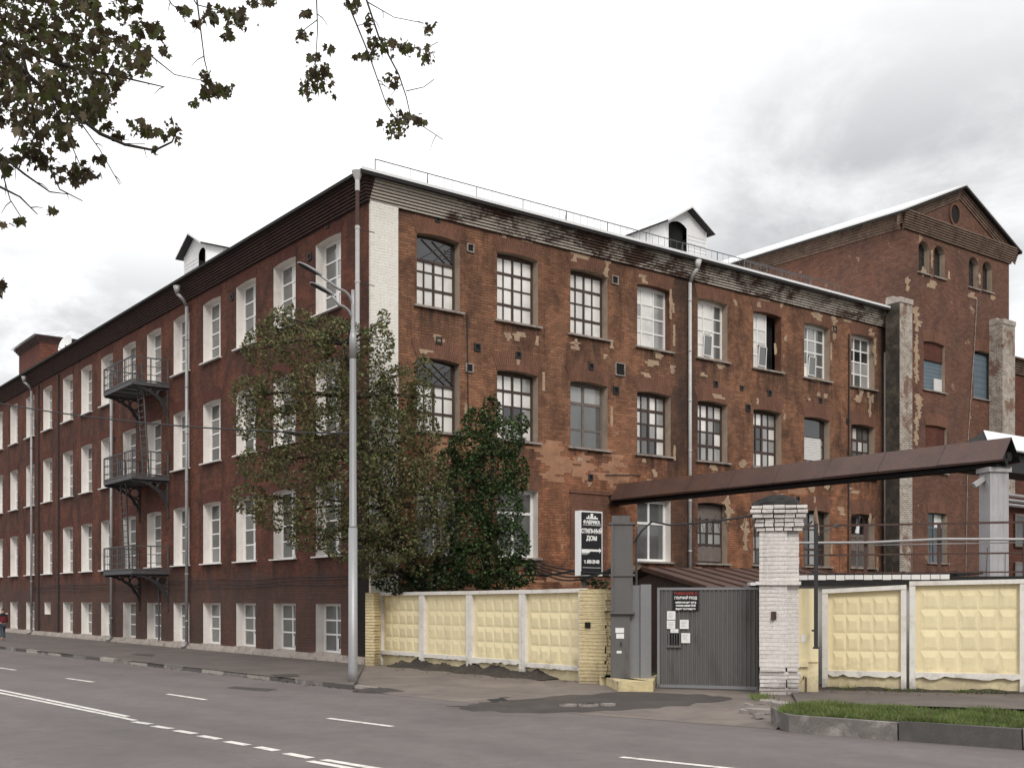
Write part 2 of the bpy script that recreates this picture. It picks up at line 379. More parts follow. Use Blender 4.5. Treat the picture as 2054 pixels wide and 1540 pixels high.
def reveal_mb(w, h, rise, depth):
    """open jamb lining in local coordinates: x 0..w, z 0..h, y 0..depth"""
    mb = MB(); a = arc_pts(0, w, h, rise); e = .004
    path = [(0, 0)]+a+[(w, 0), (0, 0)]
    for k in range(len(path)-1):
        p, q = path[k], path[k+1]
        if abs(p[0]-q[0])+abs(p[1]-q[1]) < 1e-6: continue
        mb.face([(p[0], -e, p[1]), (q[0], -e, q[1]), (q[0], depth, q[1]), (p[0], depth, p[1])])
    return mb
def arch_mb(w, h, rise, th=.62, ext=.28, y=-.01):
    mb = MB(); n = 12
    inn = arc_pts(0, w, h, rise, n); out = arc_pts(-ext, w+ext, h+th, rise+.16, n)
    L = 0
    for k in range(n):
        s0, s1 = k/n*(w+ext), (k+1)/n*(w+ext)
        uv = [(0, s0), (0, s1), (th, s1), (th, s0)]
        mb.face([(inn[k][0], y, inn[k][1]), (inn[k+1][0], y, inn[k+1][1]), (out[k+1][0], y, out[k+1][1]), (out[k][0], y, out[k][1])], 0, uv)
    # thickness rim
    rim = [(inn[0], out[0])]+[(out[k], out[k+1]) for k in range(n)]+[(out[n], inn[n])]+[(inn[k+1], inn[k]) for k in range(n)]
    for p, q in rim:
        mb.face([(p[0], y, p[1]), (q[0], y, q[1]), (q[0], .01, q[1]), (p[0], .01, p[1])], 0, [(0, 0), (.1, 0), (.1, .02), (0, .02)])
    return mb
def frame_glass(w, h, cols, rows, y, pane, bar=.05, outer=.07, heavy_c=(), heavy_r=(), rise=0, fd=.06):
    """frame MB and glass MB; cols/rows = fractions of division; pane(i,j)->glass index"""
    fm = MB(); gm = MB()
    ht = h
    fm.box(0, outer, y, y+fd, 0, ht); fm.box(w-outer, w, y, y+fd, 0, ht)
    fm.box(outer, w-outer, y+.001, y+fd, 0, outer); fm.box(outer, w-outer, y+.001, y+fd, ht-outer-rise, ht)
    xs = [outer]+[outer+(w-2*outer)*c for c in cols]+[w-outer]; top = ht-outer-rise
    zs = [outer]+[outer+(top-outer)*r for r in rows]+[top]
    for k, x in enumerate(xs[1:-1]):
        b = bar*(1.8 if k in heavy_c else 1); fm.box(x-b/2, x+b/2, y+.004, y+fd-.004, outer, top)
    for k, z in enumerate(zs[1:-1]):
        b = bar*(1.8 if k in heavy_r else 1); fm.box(outer, w-outer, y+.007, y+fd-.007, z-b/2, z+b/2)
    for i in range(len(xs)-1):
        for j in range(len(zs)-1):
            dy = random.uniform(-.006, .006); g = pane(i, j)
            if g is None: continue
            gm.face([(xs[i], y+.035+dy, zs[j]), (xs[i+1], y+.035-dy, zs[j]), (xs[i+1], y+.035-dy, zs[j+1]), (xs[i], y+.035+dy, zs[j+1])], g)
    return fm, gm

# ---- left wing -------------------------------------------------------------
LT = [1.82+3.335*k for k in range(10)] + [35.8, 39.55, 43.35, 47.1, 50.9, 54.7, 58.5]
LW, LEN = 1.78, 64.0
ROWS_L = [(.36, 2.06, 0), (3.67, 6.2, .04), (7.83, 10.36, .04), (12.0, 14.52, .05)]
ops = []
for t in LT:
    for (a, b, r) in ROWS_L:
        if a < 1 and abs(t-35.8) < .1: ops.append((-(t+1.5), -(t+.3), 1.35, 2.05, 0)); continue
        ops.append((-(t+LW), -t, a, b, r))
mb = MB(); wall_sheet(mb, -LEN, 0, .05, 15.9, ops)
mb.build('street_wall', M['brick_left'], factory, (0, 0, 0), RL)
# shared window meshes
def left_window(h, rise, rows, style):
    rv = reveal_mb(LW, h, rise, .38)
    def pane(i, j):
        if style == 3: return random.choice((2, 2, 1)) if i == 0 else random.choice((0, 0, 1))  # paler right column: sky reflection put into the pane colour
        if style == 2: return random.choice((2, 2, 3)) if i == 0 else random.choice((1, 2, 0))
        if style == 1: return random.choice((2, 3, 2)) if i == 0 else random.choice((2, 2, 1))
        return random.choice((2, 3, 2))
    fm, gm = frame_glass(LW, h, [.5], rows, .33, pane, .055, .085, rise=rise*.6)
    # curtain gap pieces and a small opening sash
    fm.box(LW*.54, LW*.93, .322, .34, .1, .15); fm.box(LW*.54, LW*.58, .322, .34, .1, h*.3); fm.box(LW*.89, LW*.93, .322, .34, .1, h*.3)
    return rv, fm, gm
def place_window(first, x, z, rz, parent):
    c = copy_tree(first, parent) if first.get('used') else first
    first['used'] = 1; c.location = Matrix.Rotation(rz, 4, 'Z') @ V((x, 0, z)); c.rotation_euler = (0, 0, rz)
    return c
protoL = {}
for ri, (a, b, r) in enumerate(ROWS_L):
    for var in range(4):
        rv, fm, gm = left_window(b-a, r, [.25, .5, .75] if ri else [.36, .68], ri)
        w = rv.build('window', M['reveal_white'], factory)
        fm.build('frame', M['pvc'], w); gm.build('glass', GL, w, recalc=False)
        if ri:
            s = MB(); s.slab([(-.12, -.03), (LW+.12, -.03), (LW+.12, .015), (-.12, .015)], -.15, .36); s.build('sill', M['sill_white'], w)
            arch_mb(LW, b-a, r, .5, .2).build('arch', M['brick_arch_red'], w)
        else:
            s = MB(); s.box(-.08, LW+.08, -.07, .36, -.04, .012); s.build('sill', M['plinth'], w)
        protoL[(ri, var)] = w
for t in LT:
    for ri, (a, b, r) in enumerate(ROWS_L):
        if ri == 0 and abs(t-35.8) < .1:
            rv = reveal_mb(1.2, .7, 0, .38); w = rv.build('window', M['reveal_white'], factory)
            w.location = Matrix.Rotation(RL, 4, 'Z') @ V((-(t+1.5), 0, 1.35)); w.rotation_euler = (0, 0, RL)
            fm, gm = frame_glass(1.2, .7, [.5], [], .33, lambda i, j: 2); fm.build('frame', M['pvc'], w); gm.build('glass', GL, w)
            continue
        place_window(protoL[(ri, random.randrange(4))], -(t+LW), a, RL, factory)
for w in protoL.values():
    if 'used' not in w: 
        for c in kids(w): bpy.data.objects.remove(c)
        bpy.data.objects.remove(w)
for o in COL.objects:
    if 'used' in o: del o['used']
# plinth
mb = MB(); mb.box(-LEN, .0, -.16, -.003, .05, .26); mb.box(-LEN, .0, -.09, -.003, .26, .345)
for k in range(40):
    x = -k*1.6-random.uniform(0, .4); mb.box(x-1.3, x, -.2, -.15, .05, .16+random.uniform(0, .05))
mb.build('plinth', M['plinth'], factory, (0, 0, 0), RL)

# ---- front wing ------------------------------------------------------------
FLEN = 28.75
def fw(pxl, pxr): a, b = tf(pxl), tf(pxr); return a, b
FX = [(tf(l), tf(r)) for l, r in ((836, 922), (997, 1079), (1144, 1218.5), (1278, 1345), (1399.5, 1459), (1511, 1567), (1613, 1664), (1707.5, 1754))]
ROWS_F = [(3.68, 6.15), (7.82, 10.28), (11.98, 14.42)]
FRISE = .07
ops = []
for i, (a, b) in enumerate(FX):
    for j, (z0, z1) in enumerate(ROWS_F):
        if (i, j) == (2, 0): continue
        ops.append((a, b, z0, z1, FRISE))
mb = MB(); wall_sheet(mb, 0, FLEN, .05, 15.9, ops)
mb.build('yard_wall', M['brick_front'], factory, (0, 0, 0), RF)
RD = .3
def front_window(i, j, frame, cols, rows, pane, heavy_c=(), heavy_r=(), bar=.05, outer=.09, x_in=(0, 1), reveal='reveal', plaster=False, extra=None, label=None):
    a, b = FX[i]; z0, z1 = ROWS_F[j]; w, h = b-a, z1-z0
    o = reveal_mb(w, h, FRISE, RD+.05).build('window', M[reveal], factory)
    o.location = Matrix.Rotation(RF, 4, 'Z') @ V((a, 0, z0)); o.rotation_euler = (0, 0, RF)
    if label: o['label'] = label
    fm, gm = frame_glass((x_in[1]-x_in[0])*w, h, cols, rows, RD, pane, bar, outer, heavy_c, heavy_r, FRISE)
    for q in (fm, gm):
        for v in q.v: v.x += x_in[0]*w
    if x_in[1] < 1: gm.face([(x_in[1]*w, RD+.2, 0), (w, RD+.2, 0), (w, RD+.2, h), (x_in[1]*w, RD+.2, h)], 5)
    if extra: extra(fm, gm, w, h)
    fm.build('frame', M[frame], o); gm.build('glass', GL+[M['black'], M['shutter_white'], M['iron_grey']], o, recalc=False)
    s = MB(); tilt = random.uniform(-.01, .01)
    s.slab([(-.13, -.07), (w+.13, -.07+tilt), (w+.13, 0+tilt), (-.13, 0)], -.12, RD); s.build('sill', M['sill'], o)
    arch_mb(w, h, FRISE, .72, .22).build('arch', M['brick_arch'], o)
    return o
R4 = [.26, .52, .76]; C4 = [.25, .5, .75]
BR = lambda i, j: 0
def mixp(weights):
    return lambda i, j: random.choices((0, 1, 2, 3), weights)[0]
def fan(fm, gm, w, h):
    z = h*.66
    gm.face([(.09, RD-.02, z), (w-.09, RD-.02, z), (w-.09, RD-.02, h-.08), (.09, RD-.02, h-.08)], 3)
    fm.box(.05, w-.05, RD-.03, RD+.02, z-.05, z+.03)
    for x0, x1 in ((.2, .75), (.75, .2), (.5, .95), (.95, .45)): fm.bar((x0*w, RD-.05, z+.05), (x1*w, RD-.05, h-.15), .022)
    for k in range(4): fm.bar((w*.72, RD-.04, z+.2+k*.09), (w*.9, RD-.04, z+.2+k*.09), .012)
def vent(fm, gm, w, h):
    y = RD-.07; x0, x1, z0, z1 = w*.36, w*.62, h*.09, h*.42
    for a, b in (((x0, RD-.02, z0), (x1, RD-.02, z0)), ((x0, y, z1), (x1, y, z1)), ((x0, RD-.02, z0), (x0, y, z1)), ((x1, RD-.02, z0), (x1, y, z1))): fm.bar(a, b, .035)
    gm.face([(x0, RD-.02, z0), (x1, RD-.02, z0), (x1, y, z1), (x0, y, z1)], 2)
    gm.face([(x0, RD+.02, z1-.05), (x1, RD+.02, z1-.05), (x1, RD+.02, z1+.08), (x0, RD+.02, z1+.08)], 5)
def boards(fm, gm, w, h):
    gm.face([(.08, RD-.02, h*.66), (w-.08, RD-.02, h*.66), (w-.08, RD-.02, h-.1), (.08, RD-.02, h-.1)], 3)
    for k in range(9):
        z = h*.24+k*h*.046
        gm.v += []; gm.box(.09, w*.84, RD-.03, RD, z, z+h*.042, 6)
    fm.box(.04, w-.04, RD-.03, RD+.02, h*.64, h*.66)
def lowboard(fm, gm, w, h):
    gm.box(.09, w-.09, RD-.02, RD+.02, .09, h*.27, 4); gm.box(.09, w-.09, RD-.015, RD+.02, h*.74, h-.1, 4)
front_window(0, 2, 'wood', C4, R4, BR, (1,), (0,), extra=fan, label='brown window with a broken black upper light')
front_window(1, 2, 'wood', C4, R4, BR, (1,), (0, 2))
front_window(2, 2, 'wood', C4, R4, BR, (1,), (0, 2))
front_window(3, 2, 'pvc', [.26, .66], R4, lambda i, j: 0 if i < 2 and j != 2 or i == 1 else 1, bar=.06, reveal='brick_arch')
front_window(4, 2, 'pvc', [.36, .72], R4, lambda i, j: 2 if i == 2 else 0, bar=.06, extra=vent, reveal='reveal')
front_window(5, 2, 'pvc', [.5], R4, lambda i, j: 0, bar=.06, extra=vent, x_in=(0, .66), reveal='brick_arch', label='white window leaving a black gap on its right')
front_window(6, 2, 'pvc', [.32, .66], R4, lambda i, j: random.choice((1, 1, 0, 2)) if i < 2 else 2, bar=.06, extra=vent)
front_window(7, 2, 'pvc', [.33, .66], R4, lambda i, j: 3 if j == 2 else random.choice((1, 2, 2)), bar=.065)
front_window(0, 1, 'wood', C4, R4, BR, (1,), (0,), extra=fan)
front_window(1, 1, 'wood', C4, R4, lambda i, j: 3 if (i, j) in ((1, 1), (2, 1)) else random.choice((0, 0, 1)), (1,), (0, 2))
front_window(2, 1, 'wood_grey', [.48], [.28, .72], lambda i, j: 1 if j == 2 else 2, (0,), (1,), bar=.06)
front_window(3, 1, 'wood', C4, R4, mixp((3, 4, 1, .7)), (1,), (0, 2), bar=.06)
front_window(4, 1, 'wood', C4, R4, mixp((2, 4, 2, .3)), (1,), (0, 2), bar=.06)
front_window(5, 1, 'wood', C4, R4, lambda i, j: 3 if i < 2 and j in (1, 2) else random.choice((0, 1, 1)), (1,), (0, 2), bar=.06)
front_window(6, 1, 'wood', C4, R4, lambda i, j: 1, (1,), (0,), extra=boards, label='window boarded with white planks under a black panel')
front_window(7, 1, 'wood', C4, R4, mixp((3, 3, 2, 2)), (1,), (0, 2), bar=.06)
front_window(0, 0, 'pvc', [.5], [.66], lambda i, j: 2)
front_window(1, 0, 'pvc', [.5], [.68], lambda i, j: 2, reveal='reveal_white', bar=.09, outer=.11)
front_window(3, 0, 'pvc', [.5], [.64], lambda i, j: 2, reveal='reveal_white', bar=.09, outer=.11)
front_window(4, 0, 'wood', C4, [.3, .52, .74], lambda i, j: random.choice((1, 2)), (1,), (0, 2), extra=lowboard, bar=.06)
front_window(5, 0, 'wood', C4, R4, mixp((0, 1, 2, 2)), (1,), (0, 2))
front_window(6, 0, 'wood', [.4, .7], [.3, .7], lambda i, j: 1 if i == 1 else 3, (1,), (0,))
front_window(7, 0, 'wood_grey', [.5], [.34, .62], lambda i, j: 3 if j == 2 else (4 if j == 1 else 2), (0,), (0, 1), bar=.09)
# bricked up opening
a, b = FX[2]; mb = MB(); mb.box(a-.05, b+.1, -.05, -.004, 6.12, 6.26); mb.box(a, b, -.012, -.003, 3.68, 6.115); mb.build('bricked_window', M['brick_arch'], factory, (0, 0, 0), RF)

# white corner pilaster
mb = MB(); mb.box(.02, 1.06, -.1, -.004, .1, 15.05); mb.build('corner_pilaster', M['brick_white'], factory, (0, 0, 0), RF)
# cornice: stepped courses
def cornice_steps(mb, x0, x1, z0, n, dh, dp, endx0=None, endx1=None, gap=.028):
    for k in range(n):
        p = .05+dp*(k+1)
        mb.box(x0-(p if endx0 else 0), x1+(p if endx1 else 0), -p, -.003 if k == 0 else -.03, z0+k*dh+gap, z0+(k+1)*dh)
        mb.box(x0-(max(p-.07, 0) if endx0 else 0), x1+(max(p-.07, 0) if endx1 else 0), -max(p-.075, .02), -.002, z0+k*dh, z0+k*dh+gap+.001, 1)  # dark strip in each gap paints the shadow under the step
mb = MB(); cornice_steps(mb, 0, FLEN, 14.98, 8, .086, .05); mb.build('cornice', [M['cornice_front'], M['tar']], factory, (0, 0, 0), RF)
mb = MB(); cornice_steps(mb, -LEN, 0, 14.98, 8, .086, .05, endx1=True); mb.build('cornice', [M['cornice_left'], M['tar']], factory, (0, 0, 0), RL)
# eaves / gutter edge
EZ = 15.69; OV = .58
mb = MB(); mb.box(-OV, FLEN, -OV, -.02, EZ-.06, EZ+.05, 1); mb.box(-OV-.01, FLEN, -OV-.03, -OV-.001, EZ-.07, EZ+.04, 1); mb.box(-OV, FLEN, -OV-.05, -OV, EZ+.04, EZ+.13, 0); mb.build('gutter', [M['zinc_white'], M['tar']], factory, (0, 0, 0), RF)  # dark board below the white edge is added as soffit shadow
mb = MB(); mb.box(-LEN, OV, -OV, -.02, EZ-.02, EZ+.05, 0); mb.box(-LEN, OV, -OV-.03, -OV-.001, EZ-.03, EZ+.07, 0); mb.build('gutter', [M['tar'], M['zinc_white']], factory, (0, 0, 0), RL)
# roof (a along DR, b along DL)
def AB(a, b, z): return DR*a+DL*b+V((0, 0, z))
D2 = 15.0; rz_ = EZ+.06; RZ = rz_+.24*8.1; q = D2/2
mb = MB()
for f in ([(-.6, -.6), (FLEN, -.6), (FLEN, q), (q, q)], [(-.6, -.6), (q, q), (q, LEN), (-.6, LEN)]):
    mb.face([AB(x, y, RZ if (x > 7 and y > 7 and (x == q or y == q)) else rz_) for x, y in f])
mb.face([AB(q, q, RZ), AB(FLEN, q, RZ), AB(FLEN, D2, rz_), AB(D2, D2, rz_)]); mb.face([AB(q, q, RZ), AB(D2, D2, rz_), AB(D2, LEN, rz_), AB(q, LEN, RZ)])
roof = mb.build('roof', M['zinc_white'], factory)
mb = MB()
for p0, p1 in (((FLEN, 0), (FLEN, D2)), ((FLEN, D2), (D2, D2)), ((D2, D2), (D2, LEN)), ((D2, LEN), (0, LEN))):
    mb.face([AB(*p0, .05), AB(*p1, .05), AB(*p1, rz_), AB(*p0, rz_)])
mb.build('rear_wall', M['brick_far'], factory)
# roof railing
mb = MB()
def railing(mb, f, x0, x1, step, z0, z1, y, sub=6, mid=False):
    n = max(1, int(abs(x1-x0)/step))
    for k in range(n+1):
        x = x0+(x1-x0)*k/n; mb.bar(f(x, y, z0), f(x, y, z1), .03)
        if k % 3 == 1: mb.bar(f(x, y, z1), f(x+.25, y+.45, z0+.1), .022)
        if k < n:
            for s in range(1, sub): xx = x+(x1-x0)/n*s/sub; mb.bar(f(xx, y, z0), f(xx, y, z1), .011)
    mb.bar(f(x0, y, z1), f(x1, y, z1), .026); mb.bar(f(x0, y, z0+.1), f(x1, y, z0+.1), .014)
ff = lambda x, y, z: DR*x+DL*y+V((0, 0, z)); fl = lambda x, y, z: DL*x+DR*y+V((0, 0, z))
railing(mb, ff, .1, FLEN-4.6, 1.9, EZ+.02, EZ+.62, -.25); railing(mb, ff, FLEN-10.0, FLEN-5.6, 1.4, EZ+.1, EZ+.95, .6, 7)
mb.build('roof_railing', M['iron_grey'], roof)
mb = MB(); railing(mb, fl, .1, 8.2, 2.7, EZ+.02, EZ+.42, -.1, 1); mb.build('roof_railing', M['iron_grey'], roof)
# dormers
def dormer(name_parent, f, x0, x1, y0, y1, zb, zw, za, opening, over=.22):
    """f(x,y,z): x along the eave, y inward"""
    mb = MB(); xc = (x0+x1)/2; ox0, ox1, oz = opening
    for a, b in ((x0, ox0), (ox1, x1)): mb.face([f(a, y0, zb), f(b, y0, zb), f(b, y0, zw), f(a, y0, zw)])
    arc = arc_pts(ox0, ox1, oz, .2, 6); mb.face([f(x0, y0, zw), f(ox0, y0, zw)]+[f(p[0], y0, p[1]) for p in arc]+[f(ox1, y0, zw), f(x1, y0, zw), f(xc, y0, za)])
    for x in (x0, x1): mb.face([f(x, y0, zb), f(x, y1, zb), f(x, y1, zw), f(x, y0, zw)])
    n = 7
    for x, s in ((x0, -1), (x1, 1)):
        for k in range(n+1): y = y0+(y1-y0)*k/n; mb.bar(f(x+s*.012, y, zb), f(x+s*.012, y, zw), .035)
    for k in range(9): z = zb+.1+k*.15; mb.bar(f(ox1+.03, y0-.01, z), f(x1-.02, y0-.01, z), .03, .02)
    o = mb.build('dormer', M['zinc_white'], roof)
    r = MB(); sl = (za-zw)/(xc-x0); dz = over*sl
    for s, xe in ((-1, x0-over), (1, x1+over)):
        r.face([f(xc, y0-.35, za+.05), f(xe, y0-.35, zw-dz+.05), f(xe, y1, zw-dz+.05), f(xc, y1, za+.05)], 0)
        r.face([f(xc, y0-.35, za-.03), f(xe, y0-.35, zw-dz-.03), f(xe, y1, zw-dz-.03), f(xc, y1, za-.03)], 1)
        r.face([f(xc, y0-.35, za+.05), f(xe, y0-.35, zw-dz+.05), f(xe, y0-.35, zw-dz-.03), f(xc, y0-.35, za-.03)], 0)
        r.face([f(xe, y0-.35, zw-dz+.05), f(xe, y1, zw-dz+.05), f(xe, y1, zw-dz-.03), f(xe, y0-.35, zw-dz-.03)], 1)
    r.build('dormer_roof', [M['zinc_white'], M['tar']], o, recalc=False)
    k = MB(); k.face([f(ox0-.02, y0+.25, zb), f(ox1+.02, y0+.25, zb), f(ox1+.02, y0+.25, oz), f(ox0-.02, y0+.25, oz)]); k.build('hatch', M['black'], o)
    return o
dormer(roof, ff, 14.35, 16.7, .9, 7.6, EZ+.2, EZ+1.85, EZ+2.55, (14.5, 15.55, EZ+1.95))
dormer(roof, fl, 15.25, 17.75, .8, 6.6, EZ+.2, EZ+1.95, EZ+2.6, (15.35, 16.1, EZ+1.85))

# downpipes
def downpipe(f, x, y, z0, z1, mat, r=.075, top=True, lower=None, zs=None):
    mb = MB(); mb.tube([f(x, y, z0), f(x, y, z1-.5)], r, 8)
    if top:
        mb.tube([f(x, y, z1-.5), f(x, y-.18, z1-.2), f(x, y-.42, z1-.02)], r, 8); mb.tube([f(x, y-.42, z1-.03), f(x, y-.42, z1+.3)], [r*1.1, r*2.3], 8)
    for k in range(int((z1-z0)/2.0)): mb.tube([f(x, y, z0+.9+2*k), f(x, y, z0+.96+2*k)], r*1.18, 8)
    z = z0+.02
    if z0 < 1: mb.tube([f(x, y, z0), f(x, y-.12, z0-.12), f(x, y-.25, z0-.16)], r*1.1, 8)
    return mb.build('downpipe', mat, factory, smooth=True)
tq = PL(717, 500, C-DR*.62, DL)[0]; mb = MB(); mb.tube([fl(tq, -.62, 9.6), fl(tq, -.62, 14.0)], .07, 8); mb.tube([fl(tq, -.62, 14.0), fl(tq, -.62, 15.1)], .062, 8, 1); mb.tube([fl(tq, -.62, 15.1), fl(tq, -.62, 15.45)], .075, 8); mb.tube([fl(tq, -.62, 15.45), fl(tq, -.62, 15.72)], [.08, .19], 8)
for z_ in (10.2, 12.2, 13.9): mb.tube([fl(tq, -.62, z_), fl(tq, -.62, z_+.06)], .085, 8); mb.bar(fl(tq, -.62, z_), fl(tq, 0, z_), .022, mi=2)
mb.build('downpipe', [M['pipe_white'], M['rust'], M['iron_dark']], factory)
downpipe(fl, tl(381), -.14, .35, 15.2, M['pipe_grey']); downpipe(fl, tl(229), -.14, .35, 13.0, M['pipe_grey'], top=False)
downpipe(fl, tl(68), -.14, .35, 15.2, M['pipe_grey'])
downpipe(ff, tf(1379), -.14, 3.2, 15.35, M['pipe_white'], .07); downpipe(ff, tf(1771), -.14, 3.0, 14.3, M['pipe_white'], .08, top=False)
mb = MB()
for px in (119, 79): t = tl(px); mb.tube([fl(t, -.06, .3), fl(t, -.06, 14.9)], .045, 6)
mb.tube([ff(tf(938), -.05, 8.2), ff(tf(935), -.05, 12.0)], .02, 4); mb.tube([ff(tf(1700), -.05, 3.2), ff(tf(1702), -.05, 14.3)], .035, 5)
mb.build('conduit', M['iron_dark'], factory)
# cables along the walls
mb = MB()
for z, s in ((3.0, .05), (2.86, .1), (2.7, .04)):
    pts = [fl(x, -.05, z+s*.5*math.sin(x*.37+z*7)+.03*math.sin(x*.9+z)) for x in np.arange(.6, 40, .8)]; mb.tube(pts, .011, 4)
pts = [ff(x, -.06, 3.1+.12*math.sin(x*.9)-.05*math.sin(x*2.7)) for x in np.arange(5, 27, .6)]; mb.tube(pts, .03, 4)
pts = [ff(x, -.06, 6.9+.12*math.sin(x*.6)) for x in np.arange(10.2, 12.5, .6)]; mb.tube(pts, .02, 4)
mb.build('wall_cable', M['iron_dark'], factory)
# wall vents
def vent_box(frame_f, x, z, s, mat='iron_dark', deep=True):
    mb = MB(); a = s/2
    mb.box(x-a, x+a, -.05, -.002, z-a, z-a+.04); mb.box(x-a, x+a, -.05, -.002, z+a-.04, z+a); mb.box(x-a, x-a+.04, -.049, -.002, z-a, z+a); mb.box(x+a-.04, x+a, -.049, -.002, z-a, z+a)
    mb.box(x-a+.04, x+a-.04, -.012, -.003, z-a+.04, z+a-.04, 1)
    return mb.build('vent', [M[mat], M['black']], factory, (0, 0, 0), frame_f)
for px, py, s in ((943, 498, .3), (957, 697, .26), (941, 738, .32), (1233, 562, .33), (1235, 783, .28), (1487, 778, .2), (1500, 818, .28), (1645, 803, .22), (1243, 741, .5), (880, 683, .24), (1039, 712, .24), (1185, 735, .24), (1543, 788, .24), (1674, 660, .26), (1435, 770, .24), (877, 440, .2), (1184, 957, .22), (1600, 1000, .2), (1700, 845, .22)):
    t, z = PL(px, py, C, DR); vent_box(RF, t, z, s, 'sill' if s > .29 else 'iron_dark')
for px, py, s in ((622, 515, .24), (466, 596, .24), (658, 452, .2), (230, 880, .2)):
    t, z = PL(px, py, C, DL); vent_box(RL, -t, z, s)
# plaster remains: ragged patches a few millimetres proud of the brick
def ragged(cx, cz, w, h):
    rh = .092; n = max(2, int(round(h/rh))); L = []; Rr = []; ph = [random.uniform(0, 6.28) for _ in range(4)]
    for k in range(n):
        f = (k+.5)/n*2-1; e = (max(0, 1-f*f))**.35
        l = w/2*e*(.55+.45*math.sin(k*.9+ph[0])*math.sin(k*.37+ph[1])+random.uniform(-.3, .3)); r = w/2*e*(.55+.45*math.sin(k*1.1+ph[2])*math.sin(k*.5+ph[3])+random.uniform(-.3, .3))
        L.append(cx-max(.06, l)); Rr.append(cx+max(.06, r))
    z = lambda k: cz-h/2+k*h/n
    out = []
    for k in range(n): out += [(Rr[k], z(k)+.004), (Rr[k]+random.uniform(-.03, .03), z(k+1)-.004)]
    for k in reversed(range(n)): out += [(L[k]+random.uniform(-.03, .03), z(k+1)-.006), (L[k], z(k)+.006)]
    return out
def patch(px, py, w, h, rz=RF, o=C, d=DR, par=factory, mat='plaster', sgn=1, th=.012):
    t, z = PL(px, py, o, d); mb = MB(); mb.slab(ragged(sgn*t, z, w, h), -th, -.002); return mb.build('plaster_patch', M[mat], par, (0, 0, 0), rz)
for a in ((1040, 675, .9, .35), (1170, 512, 1.7, .3), (1217, 530, .45, 1.0), (1010, 470, .35, .25), (1060, 482, .9, .18), (1226, 690, .4, .35), (1320, 712, .9, .3), (1345, 610, .2, 1.2),
          (1475, 608, .6, .25), (1530, 597, 1.3, .25), (1567, 606, .25, .5), (1442, 730, .7, .4), (1640, 632, 1.6, .5), (1673, 655, .5, 1.2), (1700, 640, .8, .3), (1755, 705, .35, 1.3), (1726, 790, .7, .6),
          (1745, 815, .35, 1.0), (1740, 635, .4, .5), (1440, 795, 1.2, .18), (1640, 762, 1.1, .2), (1490, 930, .8, .35), (1452, 565, .3, .25), (1555, 700, .25, .5), (1290, 560, .5, .3), (1460, 1020, .7, 1.1), (1495, 1070, .6, 1.4), (1690, 1025, .9, .4), (1745, 1040, .3, .5)):
    patch(*a)
for _ in range(70):
    i_ = random.choice((0, 1, 2, 2, 3, 3, 4, 5, 5, 6, 6, 7, 7)); a, b = FX[i_]; z0, z1 = random.choice(ROWS_F[1:]+ROWS_F); md = random.random()
    if md < .45: t_, z_, w_, h_ = random.uniform(a-.1, b+.2), z0-random.uniform(.2, .75), random.uniform(.2, 1.1), random.uniform(.1, .4)
    elif md < .75: t_, z_, w_, h_ = random.uniform(a, b), z1+random.uniform(.15, .8), random.uniform(.2, .8), random.uniform(.1, .35)
    else: t_, z_, w_, h_ = b+random.uniform(.1, .3), random.uniform(z0, z1), random.uniform(.1, .25), random.uniform(.2, .9)
    if z_ > 14.8 or 2.0 < t_ < 3.8 and z_ > 13: continue
    mb = MB(); mb.slab(ragged(t_, z_, w_, h_), -.013, -.002); mb.build('plaster_patch', M['plaster'], factory, (0, 0, 0), RF)
M['plaster_orange'] = wmat('sandy orange plaster', (.33, .175, .105), .25, 1.6, .95, bmp=.2, dirt=(.17, .085, .055), dirt_amt=.7, dscale=1.5)
for a in ((880, 905, 2.0, 1.2), (945, 890, 1.2, .7), (1110, 925, 2.6, 1.5), (1230, 945, 2.2, 1.3), (1170, 935, 1.6, 1.2), (1250, 985, 1.4, .9), (1040, 1165, 2.4, .6), (1130, 1160, 1.8, .6), (950, 1165, 1.5, .6), (1545, 985, 1.4, .6), (1600, 980, 1.8, .5)):
    patch(*a, mat='plaster_orange', th=.006)

